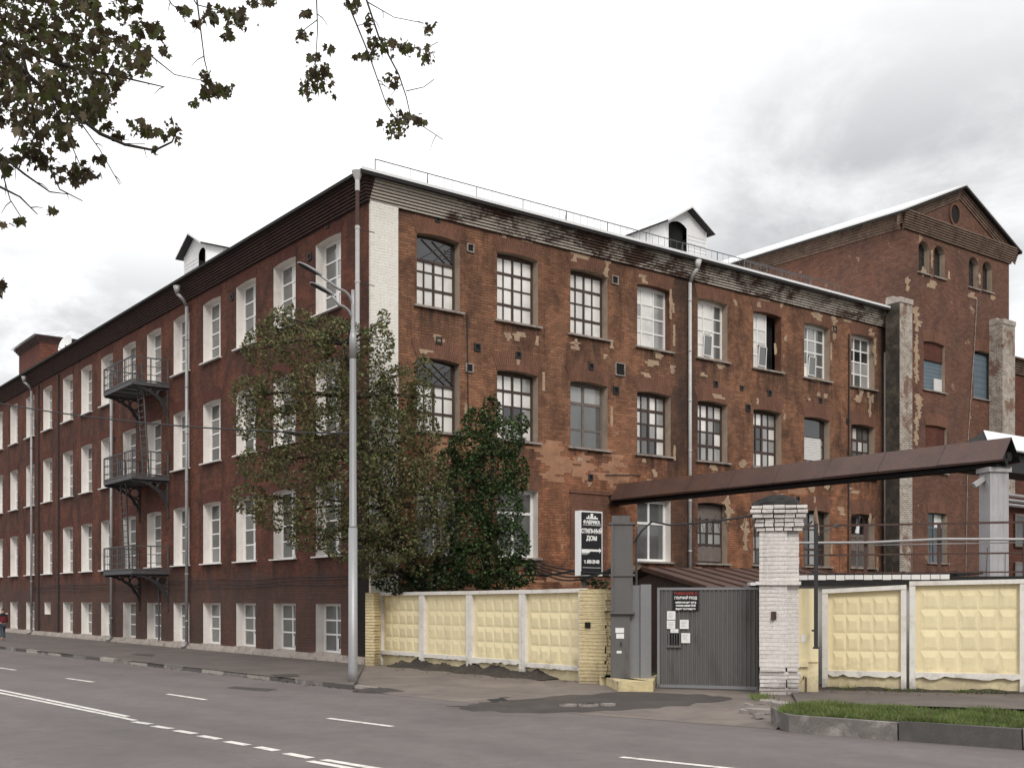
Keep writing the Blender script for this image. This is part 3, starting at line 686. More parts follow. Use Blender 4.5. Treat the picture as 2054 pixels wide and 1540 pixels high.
# ---- fire escape balconies on the street wall
def balcony(z, ladder):
    t0, t1, D = 17.5, 21.3, 1.65
    f = lambda t, w, zz: DL*t-DR*w+V((0, 0, zz))
    p = MB(); p.bar(f(t0, D, z), f(t1, D, z), .06, .16); p.bar(f(t0, 0, z), f(t0, D, z), .06, .16); p.bar(f(t1, 0, z), f(t1, D, z), .06, .16)
    for k in range(14): w = .08+k*.117; p.bar(f(t0, w, z+.02), f(t1, w, z+.02), .085, .02)
    for k in range(1, 4): t = t0+(t1-t0)*k/4; p.bar(f(t, 0, z-.04), f(t, D, z-.04), .05, .08)
    plat = p.build('fire_escape_balcony', M['iron_grey'], factory)
    r = MB(); h = 1.15
    for k in range(5): t = t0+(t1-t0)*k/4; r.bar(f(t, D, z-.06), f(t, D, z+h), .05)
    for w in (.05, D*.5): 
        for t in (t0, t1): r.bar(f(t, w, z), f(t, w, z+h), .045)
    for zz, s in ((h, .05), (h*.68, .028), (h*.36, .028), (.14, .06)):
        for a, b in (((t0, 0), (t0, D)), ((t0, D), (t1, D)), ((t1, D), (t1, 0))): r.bar(f(*a, z+zz), f(*b, z+zz), s)
    for k in range(1, 16): t = t0+(t1-t0)*k/16; r.bar(f(t, D, z), f(t, D, z+h), .014)
    r.build('railing', M['iron_grey'], plat)
    for t in (t0+.08, t1-.08):
        b = MB(); n = 10
        arc = [f(t, D*(1-math.cos(a)), z-1.6+1.5*math.sin(a)) for a in np.linspace(0, math.pi/2, n)]
        for k in range(n-1): b.bar(arc[k], arc[k+1], .08, .1)
        b.bar(f(t, .03, z-1.75), f(t, .03, z), .07); b.bar(f(t, 0, z-.1), f(t, D, z-.1), .07)
        for cw, cz, rr in ((.26, .36, .22), (.66, .28, .16), (.2, .78, .14), (.96, .2, .1)):
            ring = [f(t, cw+rr*math.cos(a), z-cz+rr*math.sin(a)) for a in np.linspace(0, 2*math.pi, 11)]
            for k in range(10): b.bar(ring[k], ring[k+1], .05, .06)
        b.build('bracket', M['iron_dark'], plat)
    if ladder:
        l = MB(); wa, wb = ladder
        for dt in (0, .72): l.bar(f(wa+dt, 1.05, z+1.0), f(wb+dt, .75, z-4.1), .055, .08)
        for k in range(1, 15):
            s = k/15; t = wa+(wb-wa)*s; l.bar(f(t, 1.05-.3*s, z-4.1*s), f(t+.72, 1.05-.3*s, z-4.1*s), .03)
        l.build('ladder', M['iron_grey'], plat)
balcony(11.66, (18.0, 17.9)); balcony(7.55, (20.2, 20.5)); balcony(3.4, None)
mb = MB(); mb.tube([fl(24.0, -.2, 13.0), fl(24.5, -.25, 13.9)], .07, 8); mb.tube([fl(18.6, -.06, .3), fl(18.6, -.06, 3.0)], .04, 6); mb.build('conduit', M['iron_grey'], factory)

# roof turret of the far wing
tur = thing('roof_turret', 'square brick stair turret with low metal roof rising above the far left eaves', 'tower', C+DL*41.7+DR*.9+V((0, 0, 15.9)))
mb = MB(); f2 = lambda a, b, z: DR*a+DL*b+V((0, 0, z))
for p, q2 in (((0, 0), (5.5, 0)), ((5.5, 0), (5.5, 5.0)), ((5.5, 5.0), (0, 5.0)), ((0, 5.0), (0, 0))): mb.face([f2(*p, 0), f2(*q2, 0), f2(*q2, 2.6), f2(*p, 2.6)])
mb.build('wall', M['brick_far'], tur)
mb = MB()
for k in range(3):
    e = .08+.09*k; z = 2.25+.12*k; pts = [f2(-e, -e, 0), f2(5.5+e, -e, 0), f2(5.5+e, 5+e, 0), f2(-e, 5+e, 0)]
    b0 = len(mb.v); mb.v += [p+V((0, 0, z)) for p in pts]+[p+V((0, 0, z+.1)) for p in pts]
    for i in range(4): mb.f.append([b0+i, b0+(i+1) % 4, b0+4+(i+1) % 4, b0+4+i]); mb.m.append(0)
    mb.f.append([b0, b0+1, b0+2, b0+3]); mb.m.append(0); mb.f.append([b0+4, b0+5, b0+6, b0+7]); mb.m.append(0)
mb.build('cornice', M['cornice_left'], tur)
mb = MB(); e = .45; z0 = 2.62; apx = [f2(2.3, 2.5, 3.75), f2(3.2, 2.5, 3.75)]; cs = [f2(-e, -e, z0), f2(5.5+e, -e, z0), f2(5.5+e, 5+e, z0), f2(-e, 5+e, z0)]
mb.face([cs[0], cs[1], apx[1], apx[0]]); mb.face([cs[1], cs[2], apx[1]]); mb.face([cs[2], cs[3], apx[0], apx[1]]); mb.face([cs[3], cs[0], apx[0]]); mb.face(cs)
for k in range(1, 9): a = k/9; mb.bar(cs[0].lerp(cs[1], a), apx[0].lerp(apx[1], a), .03)
mb.build('roof', M['zinc'], tur)
dish = thing('satellite_dish', 'white round satellite dish on the far left roof beside the turret', 'satellite dish', C+DL*34.0+DR*.2+V((0, 0, 15.75)))
def dish_mb(r, dep, ax, n=20, m=6):
    ax = V(ax).normalized(); x = ax.cross(V((0, 0, 1))).normalized(); y = x.cross(ax); mb = MB(); rings = []
    for k in range(m+1):
        rr = r*k/m; rings.append([mb.vert(ax*(dep*(k/m)**2-dep)+x*rr*math.cos(2*math.pi*j/n)+y*rr*1.08*math.sin(2*math.pi*j/n)) for j in range(n)])
    for k in range(m):
        for j in range(n): mb.f.append([rings[k][j], rings[k][(j+1) % n], rings[k+1][(j+1) % n], rings[k+1][j]]); mb.m.append(0)
    return mb
d = dish_mb(.55, .14, (-.5, -.8, .3)); d.build('dish', M['zinc_white'], dish, (0, 0, .75), smooth=True)
mb = MB(); mb.tube([(0, .1, -.1), (0, .1, .75)], .03, 6); mb.tube([(0, 0, .3), (-.3, -.5, .65)], .015, 4); mb.build('mast', M['iron_grey'], dish)

# ================================================================ THE BOILER TOWER
TO = 28.95
T0 = C+DR*TO-DL*.35
tower = thing('brick_tower_building', 'tall gabled brick tower building with arched window pairs right of the factory front', 'building', T0)
def tt(px, py): return PL(px, py, T0, DR)
TW = 9.45; TZ = 20.7; TAP = 22.75
tops = []; twin = []
for (l, r, t_, b_, rise) in ((1842, 1864, 480, 545, .34), (1873.5, 1895, 489, 554, .34), (1943, 1962.5, 512, 575, .34), (1970.6, 1990, 521, 582, .34),
                             (1852.5, 1895, 681, 780, .08), (1952.7, 1989.5, 700, 797, .1), (1856, 1899, 850, 945, .05), (1861, 1900, 1027, 1128, 0)):
    x0, z1 = tt(l, t_); x1, _ = tt(r, t_); _, z0 = tt(l, b_); tops.append((x0, x1, z0, z1, rise))
mb = MB(); wall_sheet(mb, 0, TW, .05, TZ, tops)
xc = TW/2; mb.face([(0, 0, TZ), (TW, 0, TZ), (xc, 0, TAP-.15)])
mb.build('wall', M['brick_tower'], tower, (0, 0, 0), RF)
TL = 18
mb = MB(); mb.face([(0, 0, .05), (0, TL, .05), (0, TL, TZ), (0, 0, TZ)]); mb.face([(TW, 0, .05), (TW, TL, .05), (TW, TL, TZ), (TW, 0, TZ)]); mb.face([(0, TL, .05), (TW, TL, .05), (TW, TL, TZ), (0, TL, TZ)]); mb.face([(0, TL, TZ), (TW, TL, TZ), (xc, TL, TAP)])
mb.build('side_wall', M['brick_tower'], tower, (0, 0, 0), RF)
for k, (x0, x1, z0, z1, rise) in enumerate(tops):
    w, h = x1-x0, z1-z0
    o = reveal_mb(w, h, rise, .36).build('window', M['reveal'], tower); o.location = Matrix.Rotation(RF, 4, 'Z') @ V((x0, 0, z0)); o.rotation_euler = (0, 0, RF)
    if k < 4:
        fm, gm = frame_glass(w, h, [.5] if k == 0 else [], [.6], .28, lambda i, j: 2 if k == 0 and i == 0 else 3, .04, .05, rise=rise*.2)
        fm.build('frame', M['wood'], o); gm.build('glass', GL, o)
    elif k in (4, 5, 6):
        g = MB(); zt = h*(.62 if k == 4 else .95 if k == 5 else .45)
        n = 8
        for s in range(n): g.box(0, w, .2, .24+.004*(s % 2), zt*s/n+.006, zt*(s+1)/n-.006)
        g.build('board', M['blue_board'], o)
        if k != 5:
            g = MB(); g.box(.01, w-.01, .12, .2, zt, h-.02); g.build('brick_infill', M['brick_far'], o)
        if k == 4:
            g = MB(); g.box(w*.62, w-.02, .14, .19, .05, h*.28); g.build('board', M['shutter_white'], o)
    else:
        fm, gm = frame_glass(w, h, [.55], [.72], .25, lambda i, j: 0 if (i, j) == (1, 1) else 3, .05, .06)
        fm.build('frame', M['blue_board'], o); gm.build('glass', GL, o)
    s = MB(); s.box(-.1, w+.1, -.1, .25, -.06, 0); s.build('sill', M['sill'], o)
    if 3 < k: arch_mb(w, h, max(rise, .03), .6, .15).build('arch', M['brick_arch'], o)
# round window in the pediment
rx, rz0 = tt(1914, 431); mb = MB(); rr = .38; n = 20
ring = [(rx+rr*math.cos(2*math.pi*k/n), rz0+rr*1.25*math.sin(2*math.pi*k/n)) for k in range(n)]; mb.slab(ring, -.03, -.006, 1)
for k in range(n):
    p, q2 = ring[k], ring[(k+1) % n]; po = (rx+(p[0]-rx)*1.3, rz0+(p[1]-rz0)*1.25); qo = (rx+(q2[0]-rx)*1.3, rz0+(q2[1]-rz0)*1.25); mb.slab([p, q2, qo, po], -.08, -.004, 0)
mb.build('round_window', [M['brick_arch'], M['black']], tower, (0, 0, 0), RF)
# cornices
mb = MB(); cornice_steps(mb, 0, TW, TZ-.92, 8, .1, .042, True, True); mb.build('cornice', [M['cornice_tower'], M['tar']], tower, (0, 0, 0), RF)
mb = MB()
for k in range(7):
    p = .05+.042*(k+1); mb.box(-p, -.003, .12, TL, TZ-.9+k*.12+.02, TZ-.9+(k+1)*.12); mb.box(TW+.003, TW+p, .12, TL, TZ-.9+k*.12+.02, TZ-.9+(k+1)*.12)
mb.build('cornice', M['cornice_tower'], tower, (0, 0, 0), RF)
mb = MB(); sl = (TAP-TZ)/xc; e = .55
for s in (-1, 1):   # raking cornice in four steps
    for k in range(5):
        p = .06+.045*k; lo = .56-.12*k; hi = lo-.1
        xa = (xc+s*(xc+e)); za = TZ-e*sl
        pts = [(xa, za-lo*1.05), (xc, TAP-lo), (xc, TAP-hi), (xa, za-hi*1.05)]
        mb.slab(pts, -p, -.005)
mb.build('raking_cornice', M['cornice_tower'], tower, (0, 0, 0), RF)
mb = MB()
for s in (-1, 1):
    xa = xc+s*(xc+e+.05); za = TZ-(e+.05)*sl
    pts = [(xa, za+.02), (xc, TAP+.02), (xc, TAP+.1), (xa, za+.1)]
    mb.slab(pts, -.42, TL+.3, 0)
    mb.slab([(xa, za-.09), (xc, TAP-.09), (xc, TAP+.018), (xa, za+.018)], -.4, TL+.25, 1)
mb.build('roof', [M['zinc_white'], M['tar']], tower, (0, 0, 0), RF)
# buttresses
def buttress(px0, px1, ytop, side, mats):
    ob = T0-DL*.75; x0 = PL(px0, ytop, ob, DR)[0]; x1, zt = PL(px1, ytop, ob, DR)
    mb = MB(); mb.box(x0, x1, -.75, -.004, .05, zt); mb.slab([], 0, 0) if False else None
    o = mb.build('buttress', mats[0], tower, (0, 0, 0), RF)
    c = MB(); c.slab([(x0-.03, zt), (x1+.03, zt), (x1+.03, zt+.24), (x0-.03, zt+.24)], -.79, -.004); c.slab([(x0, zt+.24), (x1, zt+.24), (x1, zt+.34), (x0, zt+.34)], -.4, -.004); c.build('cap', M['plinth'], o)
    m2 = MB(); m2.box(x0-.03, x0+.02, -.74, -.01, .05, zt-.02); m2.build('side_face', mats[1], o)
    return o
buttress(1805, 1830, 612, 1, (M['brick_wash'], M['stone_moss'])); buttress(2012, 2036, 655, 1, (M['brick_wash'], M['brick_wash']))  # left buttress: near-black mottled side, whitewashed front
for a in ((1838, 640, .9, 1.2), (1851, 545, .5, .5), (1868, 570, 1.2, .4), (1880, 470, .6, .35), (1869, 520, .25, .9), (1903, 552, .4, .4), (1950, 592, 1.2, .3), (1965, 560, .3, .6), (1838, 720, .6, 2.4), (1842, 815, .9, 1.2), (1820, 570, .5, .7), (1838, 860, .6, 1.6), (1990, 596, .6, .3)):
    patch(*a, rz=RF, o=T0, d=DR, par=tower)
mb = MB(); mb.tube([V((tt(1958, 600)[0], -.05, tt(1958, 600)[1])), V((tt(1953, 700)[0], -.05, tt(1953, 690)[1])), V((tt(1940, 900)[0], -.05, tt(1940, 880)[1])), V((tt(1935, 1000)[0], -.05, 3))], .022, 5); mb.build('conduit', M['sill'], tower, (0, 0, 0), RF)

# rear wing right of the tower
rw0 = T0+DR*(TW+.35)+DL*4
rear = thing('rear_brick_wing', 'strip of lower brick building with dark cornice at the right edge behind the tower', 'building', rw0)
mb = MB(); mb.box(0, 14, 0, 10, .05, 16.2); mb.build('wall', M['brick_far'], rear, (0, 0, 0), RF)
mb = MB(); cornice_steps(mb, 0, 14, 15.6, 6, .12, .06); mb.box(-.2, 14, -.6, 10, 16.35, 16.45); mb.build('cornice', [M['cornice_tower'], M['tar']], rear, (0, 0, 0), RF)
mb = MB(); mb.box(.25, 1.25, -.03, -.004, 11.9, 14.2); mb.build('window', M['g_dark'], rear, (0, 0, 0), RF)

# annex with pale metal roof at the right edge
an0 = P(2003, 1150, 37.0); an0.z = 0
annex = thing('annex_building', 'low brick annex with pale metal roofed gallery on top at the right edge', 'building', an0)
f3 = lambda x, y, z: DR*x+DL*y+V((0, 0, z))
mb = MB(); mb.box(.6, 10, 0, .9, .05, 5.6); w_ = mb.build('wall', M['brick_far'], annex, (0, 0, 0), RF)
for z0, z1 in ((4.0, 5.0), (1.9, 3.4)):
    mb = MB(); mb.box(.95, 2.3, -.06, -.003, z0, z1, 1); mb.box(.9, 2.35, -.09, -.062, z0-.05, z0+.04); mb.box(.9, 2.35, -.09, -.062, z1-.04, z1+.05); mb.box(1.58, 1.66, -.088, -.062, z0+.04, z1-.04); mb.box(.9, .98, -.088, -.062, z0, z1); mb.build('window', [M['wood_grey'], M['g_dark']], annex, (0, 0, 0), RF)
mb = MB(); mb.box(-1.2, 10, -.25, .9, 6.35, 7.0); mb.build('gallery', M['iron_dark'], annex, (0, 0, 0), RF)
mb = MB(); mb.slab([(-1.4, 6.96), (10.4, 6.96), (10.4, 7.03), (-1.4, 7.03)], -.5, 1.1, 1)
pts = [(-1.4, -.5, 7.05), (10.4, -.5, 7.05), (10.4, 1.1, 7.95), (1.0, 1.1, 7.95)]
b0 = len(mb.v); mb.v += [V(p) for p in pts]+[V((p[0], p[1], p[2]-.06)) for p in pts]
for fc in ((0, 1, 2, 3), (4, 5, 6, 7), (0, 1, 5, 4), (1, 2, 6, 5), (2, 3, 7, 6), (3, 0, 4, 7)): mb.f.append([b0+k for k in fc]); mb.m.append(0)
mb.face([(-1.4, -.5, 7.0), (1.0, 1.1, 7.9), (-1.2, 1.1, 7.0)], 1); mb.face([(-1.2, 1.1, 7.0), (1.0, 1.1, 7.9), (10.4, 1.1, 7.9), (10.4, 1.1, 7.0)], 1)
mb.build('roof', [M['zinc_white'], M['tar']], annex, (0, 0, 0), RF)
mb = MB()
for z in (5.3, 5.45, 5.62): mb.tube([(-1.0, -.2, z), (10, -.25, z-.1)], .06, 6)
mb.build('pipe', M['pipe_grey'], annex, (0, 0, 0), RF)

# ================================================================ GROUND
def asphalt(name, c, tracks=False, dust=None):
    m, nt, b = new_mat(name); p = pos(nt)
    n1 = noise(nt, p, .25, 7, .6, (1, 1, 1), .4); n2 = noise(nt, p, 40, 3, .7); n3 = noise(nt, p, 2.2, 9, .7)
    v = ma(nt, 'ADD', ma(nt, 'MULTIPLY', n1, .4), ma(nt, 'ADD', ma(nt, 'MULTIPLY', n3, .35), ma(nt, 'MULTIPLY', n2, .25)))
    col = mix(nt, mr(nt, v, .35, .65), tuple(x*.72 for x in c), tuple(x*1.28 for x in c))
    # worn wheel tracks along the road
    cr = noise(nt, p, .8, 12, .75, None, 1.2); crk = mr(nt, ma(nt, 'ABSOLUTE', ma(nt, 'SUBTRACT', cr, .5)), 0, .009, .8, 0)
    col = mix(nt, ma(nt, 'MULTIPLY', crk, mr(nt, n1, .5, .6)), col, tuple(x*.45 for x in c))
    if tracks:
        u = along(nt, G(709, 1383), (.766, .643)); wv = ma(nt, 'ADD', u, mr(nt, noise(nt, p, .12, 3), 0, 1, -.5, .5))
        tr = ma(nt, 'ABSOLUTE', ma(nt, 'SUBTRACT', ma(nt, 'FRACT', ma(nt, 'MULTIPLY', wv, 1/1.72)), .5))
        col = mix(nt, ma(nt, 'MULTIPLY', mr(nt, tr, .12, .34, 1, 0, True), mr(nt, noise(nt, p, .6, 8, .7), .35, .7, .05, .38)), col, tuple(x*.62 for x in c))
        st = noise(nt, p, .7, 10, .75, None, .6); col = mix(nt, mr(nt, st, .6, .68, 0, .45), col, tuple(x*.5 for x in c))
        st2 = noise(nt, p, 1.7, 10, .75, None, .8); col = mix(nt, mr(nt, st2, .64, .7, 0, .5), col, tuple(x*1.5 for x in c))
    if dust:
        col = mix(nt, mr(nt, noise(nt, p, .55, 9, .7, None, .5), .42, .66, 0, .85), col, dust)
    lk(nt, col, b.inputs['Base Color']); b.inputs['Roughness'].default_value = .82; b.inputs['Specular IOR Level'].default_value = .35
    bump(nt, b, n2, .5, .012); return m
M['road'] = asphalt('road asphalt', (.15, .13, .124), tracks=True)
M['pave'] = asphalt('pavement asphalt', (.105, .088, .08), dust=(.15, .125, .11))
M['apron'] = asphalt('dusty driveway', (.15, .125, .11), dust=(.23, .19, .16))
M['wet'] = asphalt('dark asphalt repair', (.055, .047, .043), dust=(.085, .07, .062))
M['soil'] = wmat('dark soil', (.045, .037, .03), .5, 6, .95, bmp=.9, dirt=(.09, .075, .06), dirt_amt=.5)
M['earth'] = wmat('earth', (.13, .115, .095), .3, .3, .95, bmp=.2)
M['mark'] = wmat('worn road paint', (.72, .69, .64), .12, 3, .7, bmp=.05, dirt=(.2, .18, .17), dirt_amt=.85, dscale=5)
M['kerb_l'] = wmat('pale kerb', (.31, .28, .25), .25, 4, .9, bmp=.4, dirt=(.16, .14, .13), dirt_amt=.6)
M['kerb_d'] = wmat('dark painted kerb', (.085, .077, .072), .3, 4, .9, bmp=.4)
M['kerb_g'] = wmat('grey kerb', (.15, .135, .125), .3, 3, .9, bmp=.5, dirt=(.42, .39, .36), dirt_amt=.6, dscale=2.2)
def sheet(name, pts, mat, kind='structure', sub=0):
    mb = MB(); mb.face(pts); o = mb.build(name, mat); tag(o, kind=kind); return o
S = 900
tag(MB().build('x', M['earth']), kind='structure') if False else None
sheet('ground', [(-S, -S, -.03), (S, -S, -.03), (S, S, -.03), (-S, S, -.03)], M['earth'])
# kerb line in world coordinates (far left -> right)
RDIR = V((-.643, .766, 0))
kl = [G(12, 1303), G(709, 1383)]
k0 = kl[0]+(kl[0]-kl[1]).normalized()*60
kerbL = [k0, kl[0], kl[0].lerp(kl[1], .5), kl[1], G(782, 1393)]
kerbR = [G(1556, 1462), G(1583, 1468), G(2054, 1504), G(2054, 1504)+V((.93, -.37, 0))*3, G(2054, 1504)+V((.93, -.37, 0))*14]
edge = kerbL+[G(1170, 1432)]+kerbR
mb = MB(); nrm = V((-.766, -.643, 0))
for a, b in zip(edge[:-1], edge[1:]): mb.face([a, b, b+nrm*16, a+nrm*16])
road = mb.build('road', M['road']); tag(road, kind='structure')
# pavement and driveway
wallb = lambda t, out=.1: C+DL*t-DR*out
fence_a, fence_b = V((-4.26, 36.6, 0)), V((1.84, 29.2, 0))
mb = MB(); zp = .12
def Z(p, z): return V((p.x, p.y, z))
lp = [wallb(80), wallb(50), wallb(30), wallb(12), wallb(0)]
kk = [kerbL[0], kerbL[1], kerbL[1].lerp(kerbL[3], .4), kerbL[3].lerp(kerbL[1], .3), kerbL[3]]
for i in range(4): mb.face([Z(lp[i], zp), Z(lp[i+1], zp), Z(kk[i+1], zp-.005), Z(kk[i], zp-.005)])
pv = mb.build('pavement', M['pave']); tag(pv, kind='structure')
mb = MB()
A_, B_, C_, D_ = wallb(0), V((2.6, 30.5, 0)), kerbL[4], kerbL[3]
E_ = Z(G(1170, 1432), .004); F_ = Z(G(1556, 1462), .004)
for tri in ((Z(A_, zp), Z(B_, .1), E_), (Z(A_, zp), E_, Z(D_, .05)), (Z(D_, .05), E_, Z(C_, .004)), (Z(B_, .1), V((8, 30, .06)), E_), (V((8, 30, .06)), V((7.2, 26.4, .06)), F_), (V((8, 30, .06)), F_, E_)): mb.face(tri)
ap = mb.build('driveway', M['apron']); tag(ap, kind='structure')
mb = MB(); mb.face([V((6.6, 28, .1)), V((24, 22.5, .1)), V((22, 18.4, .1)), Z(G(2054, 1432), .1), Z(G(1600, 1418), .1), V((6.4, 26.0, .1))]); pr = mb.build('pavement', M['pave']); tag(pr, kind='structure')
mb = MB(); mb.face([V((-4.6, 36.8, .09)), V((30, 62, .09)), V((30, 24, .09)), V((8, 26.8, .09)), V((6, 27.2, .09)), V((2, 29.6, .09))]); yd = mb.build('yard_ground', M['soil']); tag(yd, kind='structure')
# dark repair on the driveway, ragged outline
def rag_px(pts, z, n=4, amp=.12):
    w = [G(*p, z) for p in pts]; out = []
    for i, p in enumerate(w):
        q2 = w[(i+1) % len(w)]
        for k in range(n): out.append(p.lerp(q2, k/n)+V((random.uniform(-amp, amp), random.uniform(-amp, amp)*1.5, 0)))
    return out
from mathutils.bvhtree import BVHTree
_bm = bmesh.new(); _bm.from_mesh(ap.data); bmesh.ops.triangulate(_bm, faces=_bm.faces); BV = BVHTree.FromBMesh(_bm)
def apz(x, y):
    h = BV.ray_cast(V((x, y, 5)), V((0, 0, -1)))[0]; return h.z if h else 0.0
def decal(name, poly, mat, lift=.005, step=.16):
    xs_, ys_ = [p.x for p in poly], [p.y for p in poly]; mb = MB(); pl = [(p.x, p.y) for p in poly]
    nx, ny = int((max(xs_)-min(xs_))/step)+1, int((max(ys_)-min(ys_))/step)+1; ids = {}
    def vid(i, j):
        if (i, j) not in ids: x, y = min(xs_)+i*step, min(ys_)+j*step; ids[(i, j)] = mb.vert((x, y, apz(x, y)+lift))
        return ids[(i, j)]
    for i in range(nx):
        for j in range(ny):
            if poly_in(min(xs_)+(i+.5)*step, min(ys_)+(j+.5)*step, pl): mb.f.append([vid(i, j), vid(i+1, j), vid(i+1, j+1), vid(i, j+1)]); mb.m.append(0)
    return tag(mb.build(name, mat), kind='structure')
decal('asphalt_repair', rag_px([(905, 1412), (1000, 1404), (1110, 1396), (1250, 1389), (1420, 1392), (1480, 1400), (1380, 1412), (1250, 1420), (1080, 1427), (960, 1421)], .04), M['wet'], .004, .05)
decal('asphalt_repair', rag_px([(975, 1399), (1010, 1396), (1020, 1401), (985, 1405)], .05), M['tar'], .005, .03)
for pts in ([(470, 1375), (560, 1381), (540, 1386), (450, 1380)], [(270, 1310), (310, 1312), (305, 1315), (268, 1313)], [(545, 1352), (590, 1350), (600, 1355), (560, 1358)]):
    z = .004 if pts[0][1] > 1370 else zp+.006
    mb = MB(); mb.face([V((p.x, p.y, z)) for p in rag_px(pts, z, 3, .08)]); o = mb.build('asphalt_repair', M['wet']); tag(o, kind='structure')
# kerb stones
def kerb(pts, h, w, mats, L=1.0, name='kerb', top=None):
    mb = MB(); P_ = [V(p) for p in pts]; acc = 0
    inner = V((.766, .643, 0)); k = 0
    for a, b in zip(P_[:-1], P_[1:]):
        n = max(1, int((b-a).length/L)); dn = (b-a).normalized(); ins = V((-dn.y, dn.x, 0))
        if ins.dot(inner) < 0: ins = -ins
        for i in range(n):
            p, q2 = a.lerp(b, i/n), a.lerp(b, (i+.985)/n); hh = h+random.uniform(-.02, .015); s = random.uniform(-.025, .02)
            c = [p+ins*s, q2+ins*s, q2+ins*(w+s), p+ins*(w+s)]; b0 = len(mb.v)
            mb.v += [V((v.x, v.y, -.02)) for v in c]+[V((v.x+random.uniform(-.012, .012), v.y+random.uniform(-.012, .012)+(.02 if q_ < 2 else 0), hh+random.uniform(-.014, .008))) for q_, v in enumerate(c)]; mi = k % len(mats); k += 1
            for fc in ((0, 1, 5, 4), (1, 2, 6, 5), (2, 3, 7, 6), (3, 0, 4, 7), (4, 5, 6, 7)): mb.f.append([b0+j for j in fc]); mb.m.append(mi)
    return tag(mb.build(name, mats), kind='structure')
kerb(kerbL[:4]+[kerbL[3].lerp(kerbL[4], .55)], .115, .16, [M['kerb_l'], M['kerb_d'], M['kerb_g'], M['kerb_d'], M['kerb_l'], M['kerb_g']], 1.35)
kerb(kerbR[1:], .3, .16, [M['kerb_g'], M['kerb_d'], M['kerb_g'], M['kerb_l']], 1.5)
kerb([G(1548, 1450), kerbR[1]], .29, .16, [M['kerb_g']], 1)
# markings
def stripe(p, q2, w, z=.005):
    a, b = G(*p), G(*q2); d = (b-a).normalized(); n = V((-d.y, d.x, 0))*(w/2); return [Z(a-n, z), Z(b-n, z), Z(b+n, z), Z(a+n, z)]
mb = MB()
for p, q2 in (((-60, 1330), (-30, 1334.5)), ((-4, 1338.5), (31, 1343.6)), ((134, 1360), (187, 1367.5)), ((336, 1391.5), (413, 1403)), ((658, 1440), (787, 1456.5)), ((1246, 1518), (1620, 1557))): mb.face(stripe(p, q2, .13))
tag(mb.build('lane_marking', M['mark']), kind='structure')
mb = MB()
mb.face(stripe((-200, 1342), (256, 1436.5), .12)); mb.face(stripe((-200, 1348.5), (272, 1444.5), .12))
for p, q2 in (((269, 1447), (302, 1452)), ((308, 1455.5), (343, 1461)), ((352.5, 1464.5), (391, 1471)), ((401, 1475), (440, 1482)), ((454, 1486.5), (497, 1494)), ((516, 1497.6), (555, 1505)), ((574.5, 1510.5), (623, 1520))): mb.face(stripe(p, q2, .16))
mb.face(stripe((621, 1526), (800, 1558), .14)); mb.face(stripe((648, 1523), (840, 1555), .14))
tag(mb.build('centre_marking', M['mark']), kind='structure')

# ================================================================ STREET LAMP
lb = G(708, 1366, .12)
lamp = thing('street_lamp', 'tall grey street lamp with two arms standing at the kerb before the tree', 'street lamp', lb)
mb = MB(); mb.tube([(0, 0, -.05), (0, 0, .25), (0, 0, 3.9)], [.128, .118, .112], 14); mb.tube([(0, 0, 3.9), (0, 0, 3.95), (0, 0, 8.25), (0, 0, 8.75), (0, 0, 9.0), (0, 0, 9.55), (0, 0, 9.95)], [.112, .096, .082, .082, .05, .045, .04], 14)
mb.tube([(0, 0, 8.2), (0, 0, 8.72), (0, 0, 8.95)], [.088, .088, .055], 14)
mb.build('pole', M['lamp_metal'], lamp, smooth=True)
ad = V((-.77, -.64, 0))
for (z0, s1, z1) in ((9.9, 1.5, 10.33), (9.5, 1.15, 9.9)):
    mb = MB(); pts = []
    for k in range(9):
        a = k/8*math.pi/2; pts.append(ad*(.42*(1-math.cos(a)))+V((0, 0, z0-.38+.38*math.sin(a))))
    e = ad*(s1-.5)+V((0, 0, z1-.16)); pts.append(e); mb.tube(pts, [.036]*9+[.03], 8)
    arm = mb.build('arm', M['lamp_metal'], lamp, smooth=True)
    hd = MB(); dirn = (ad+V((0, 0, .3))).normalized(); sd = V((-ad.y, ad.x, 0)); up = dirn.cross(sd); up = up if up.z > 0 else -up
    rings = []
    for t, w, h in ((-.08, .04, .05), (.05, .07, .07), (.2, .095, .06), (.42, .105, .05), (.56, .08, .03), (.6, .04, .02)):
        c = e+dirn*t; rings.append([hd.vert(c+sd*w*x+up*(h*y)) for x, y in ((-1, 0), (-.7, .8), (0, 1), (.7, .8), (1, 0), (.8, -.35), (-.8, -.35))])
    for k in range(5):
        for j in range(7): hd.f.append([rings[k][j], rings[k][(j+1) % 7], rings[k+1][(j+1) % 7], rings[k+1][j]]); hd.m.append(1 if j == 5 else 0)
    hd.f.append(rings[0]); hd.m.append(0); hd.f.append(rings[-1]); hd.m.append(0)
    hd.build('lamp_head', [M['lamp_metal'], M['iron_dark']], arm)
# overhead cable
mb = MB(); a, b = P(-420, 700, 44.0), lb+V((0, 0, 6.3)); pts = []
for k in range(25):
    s = k/24; p = a.lerp(b, s); p.z -= 4*s*(1-s)*.75; pts.append(p)
mb.tube(pts, .022, 5); tag(mb.build('overhead_cable', M['iron_dark']), 'thin dark cable sagging across the left street wall to the lamp post', 'cable')

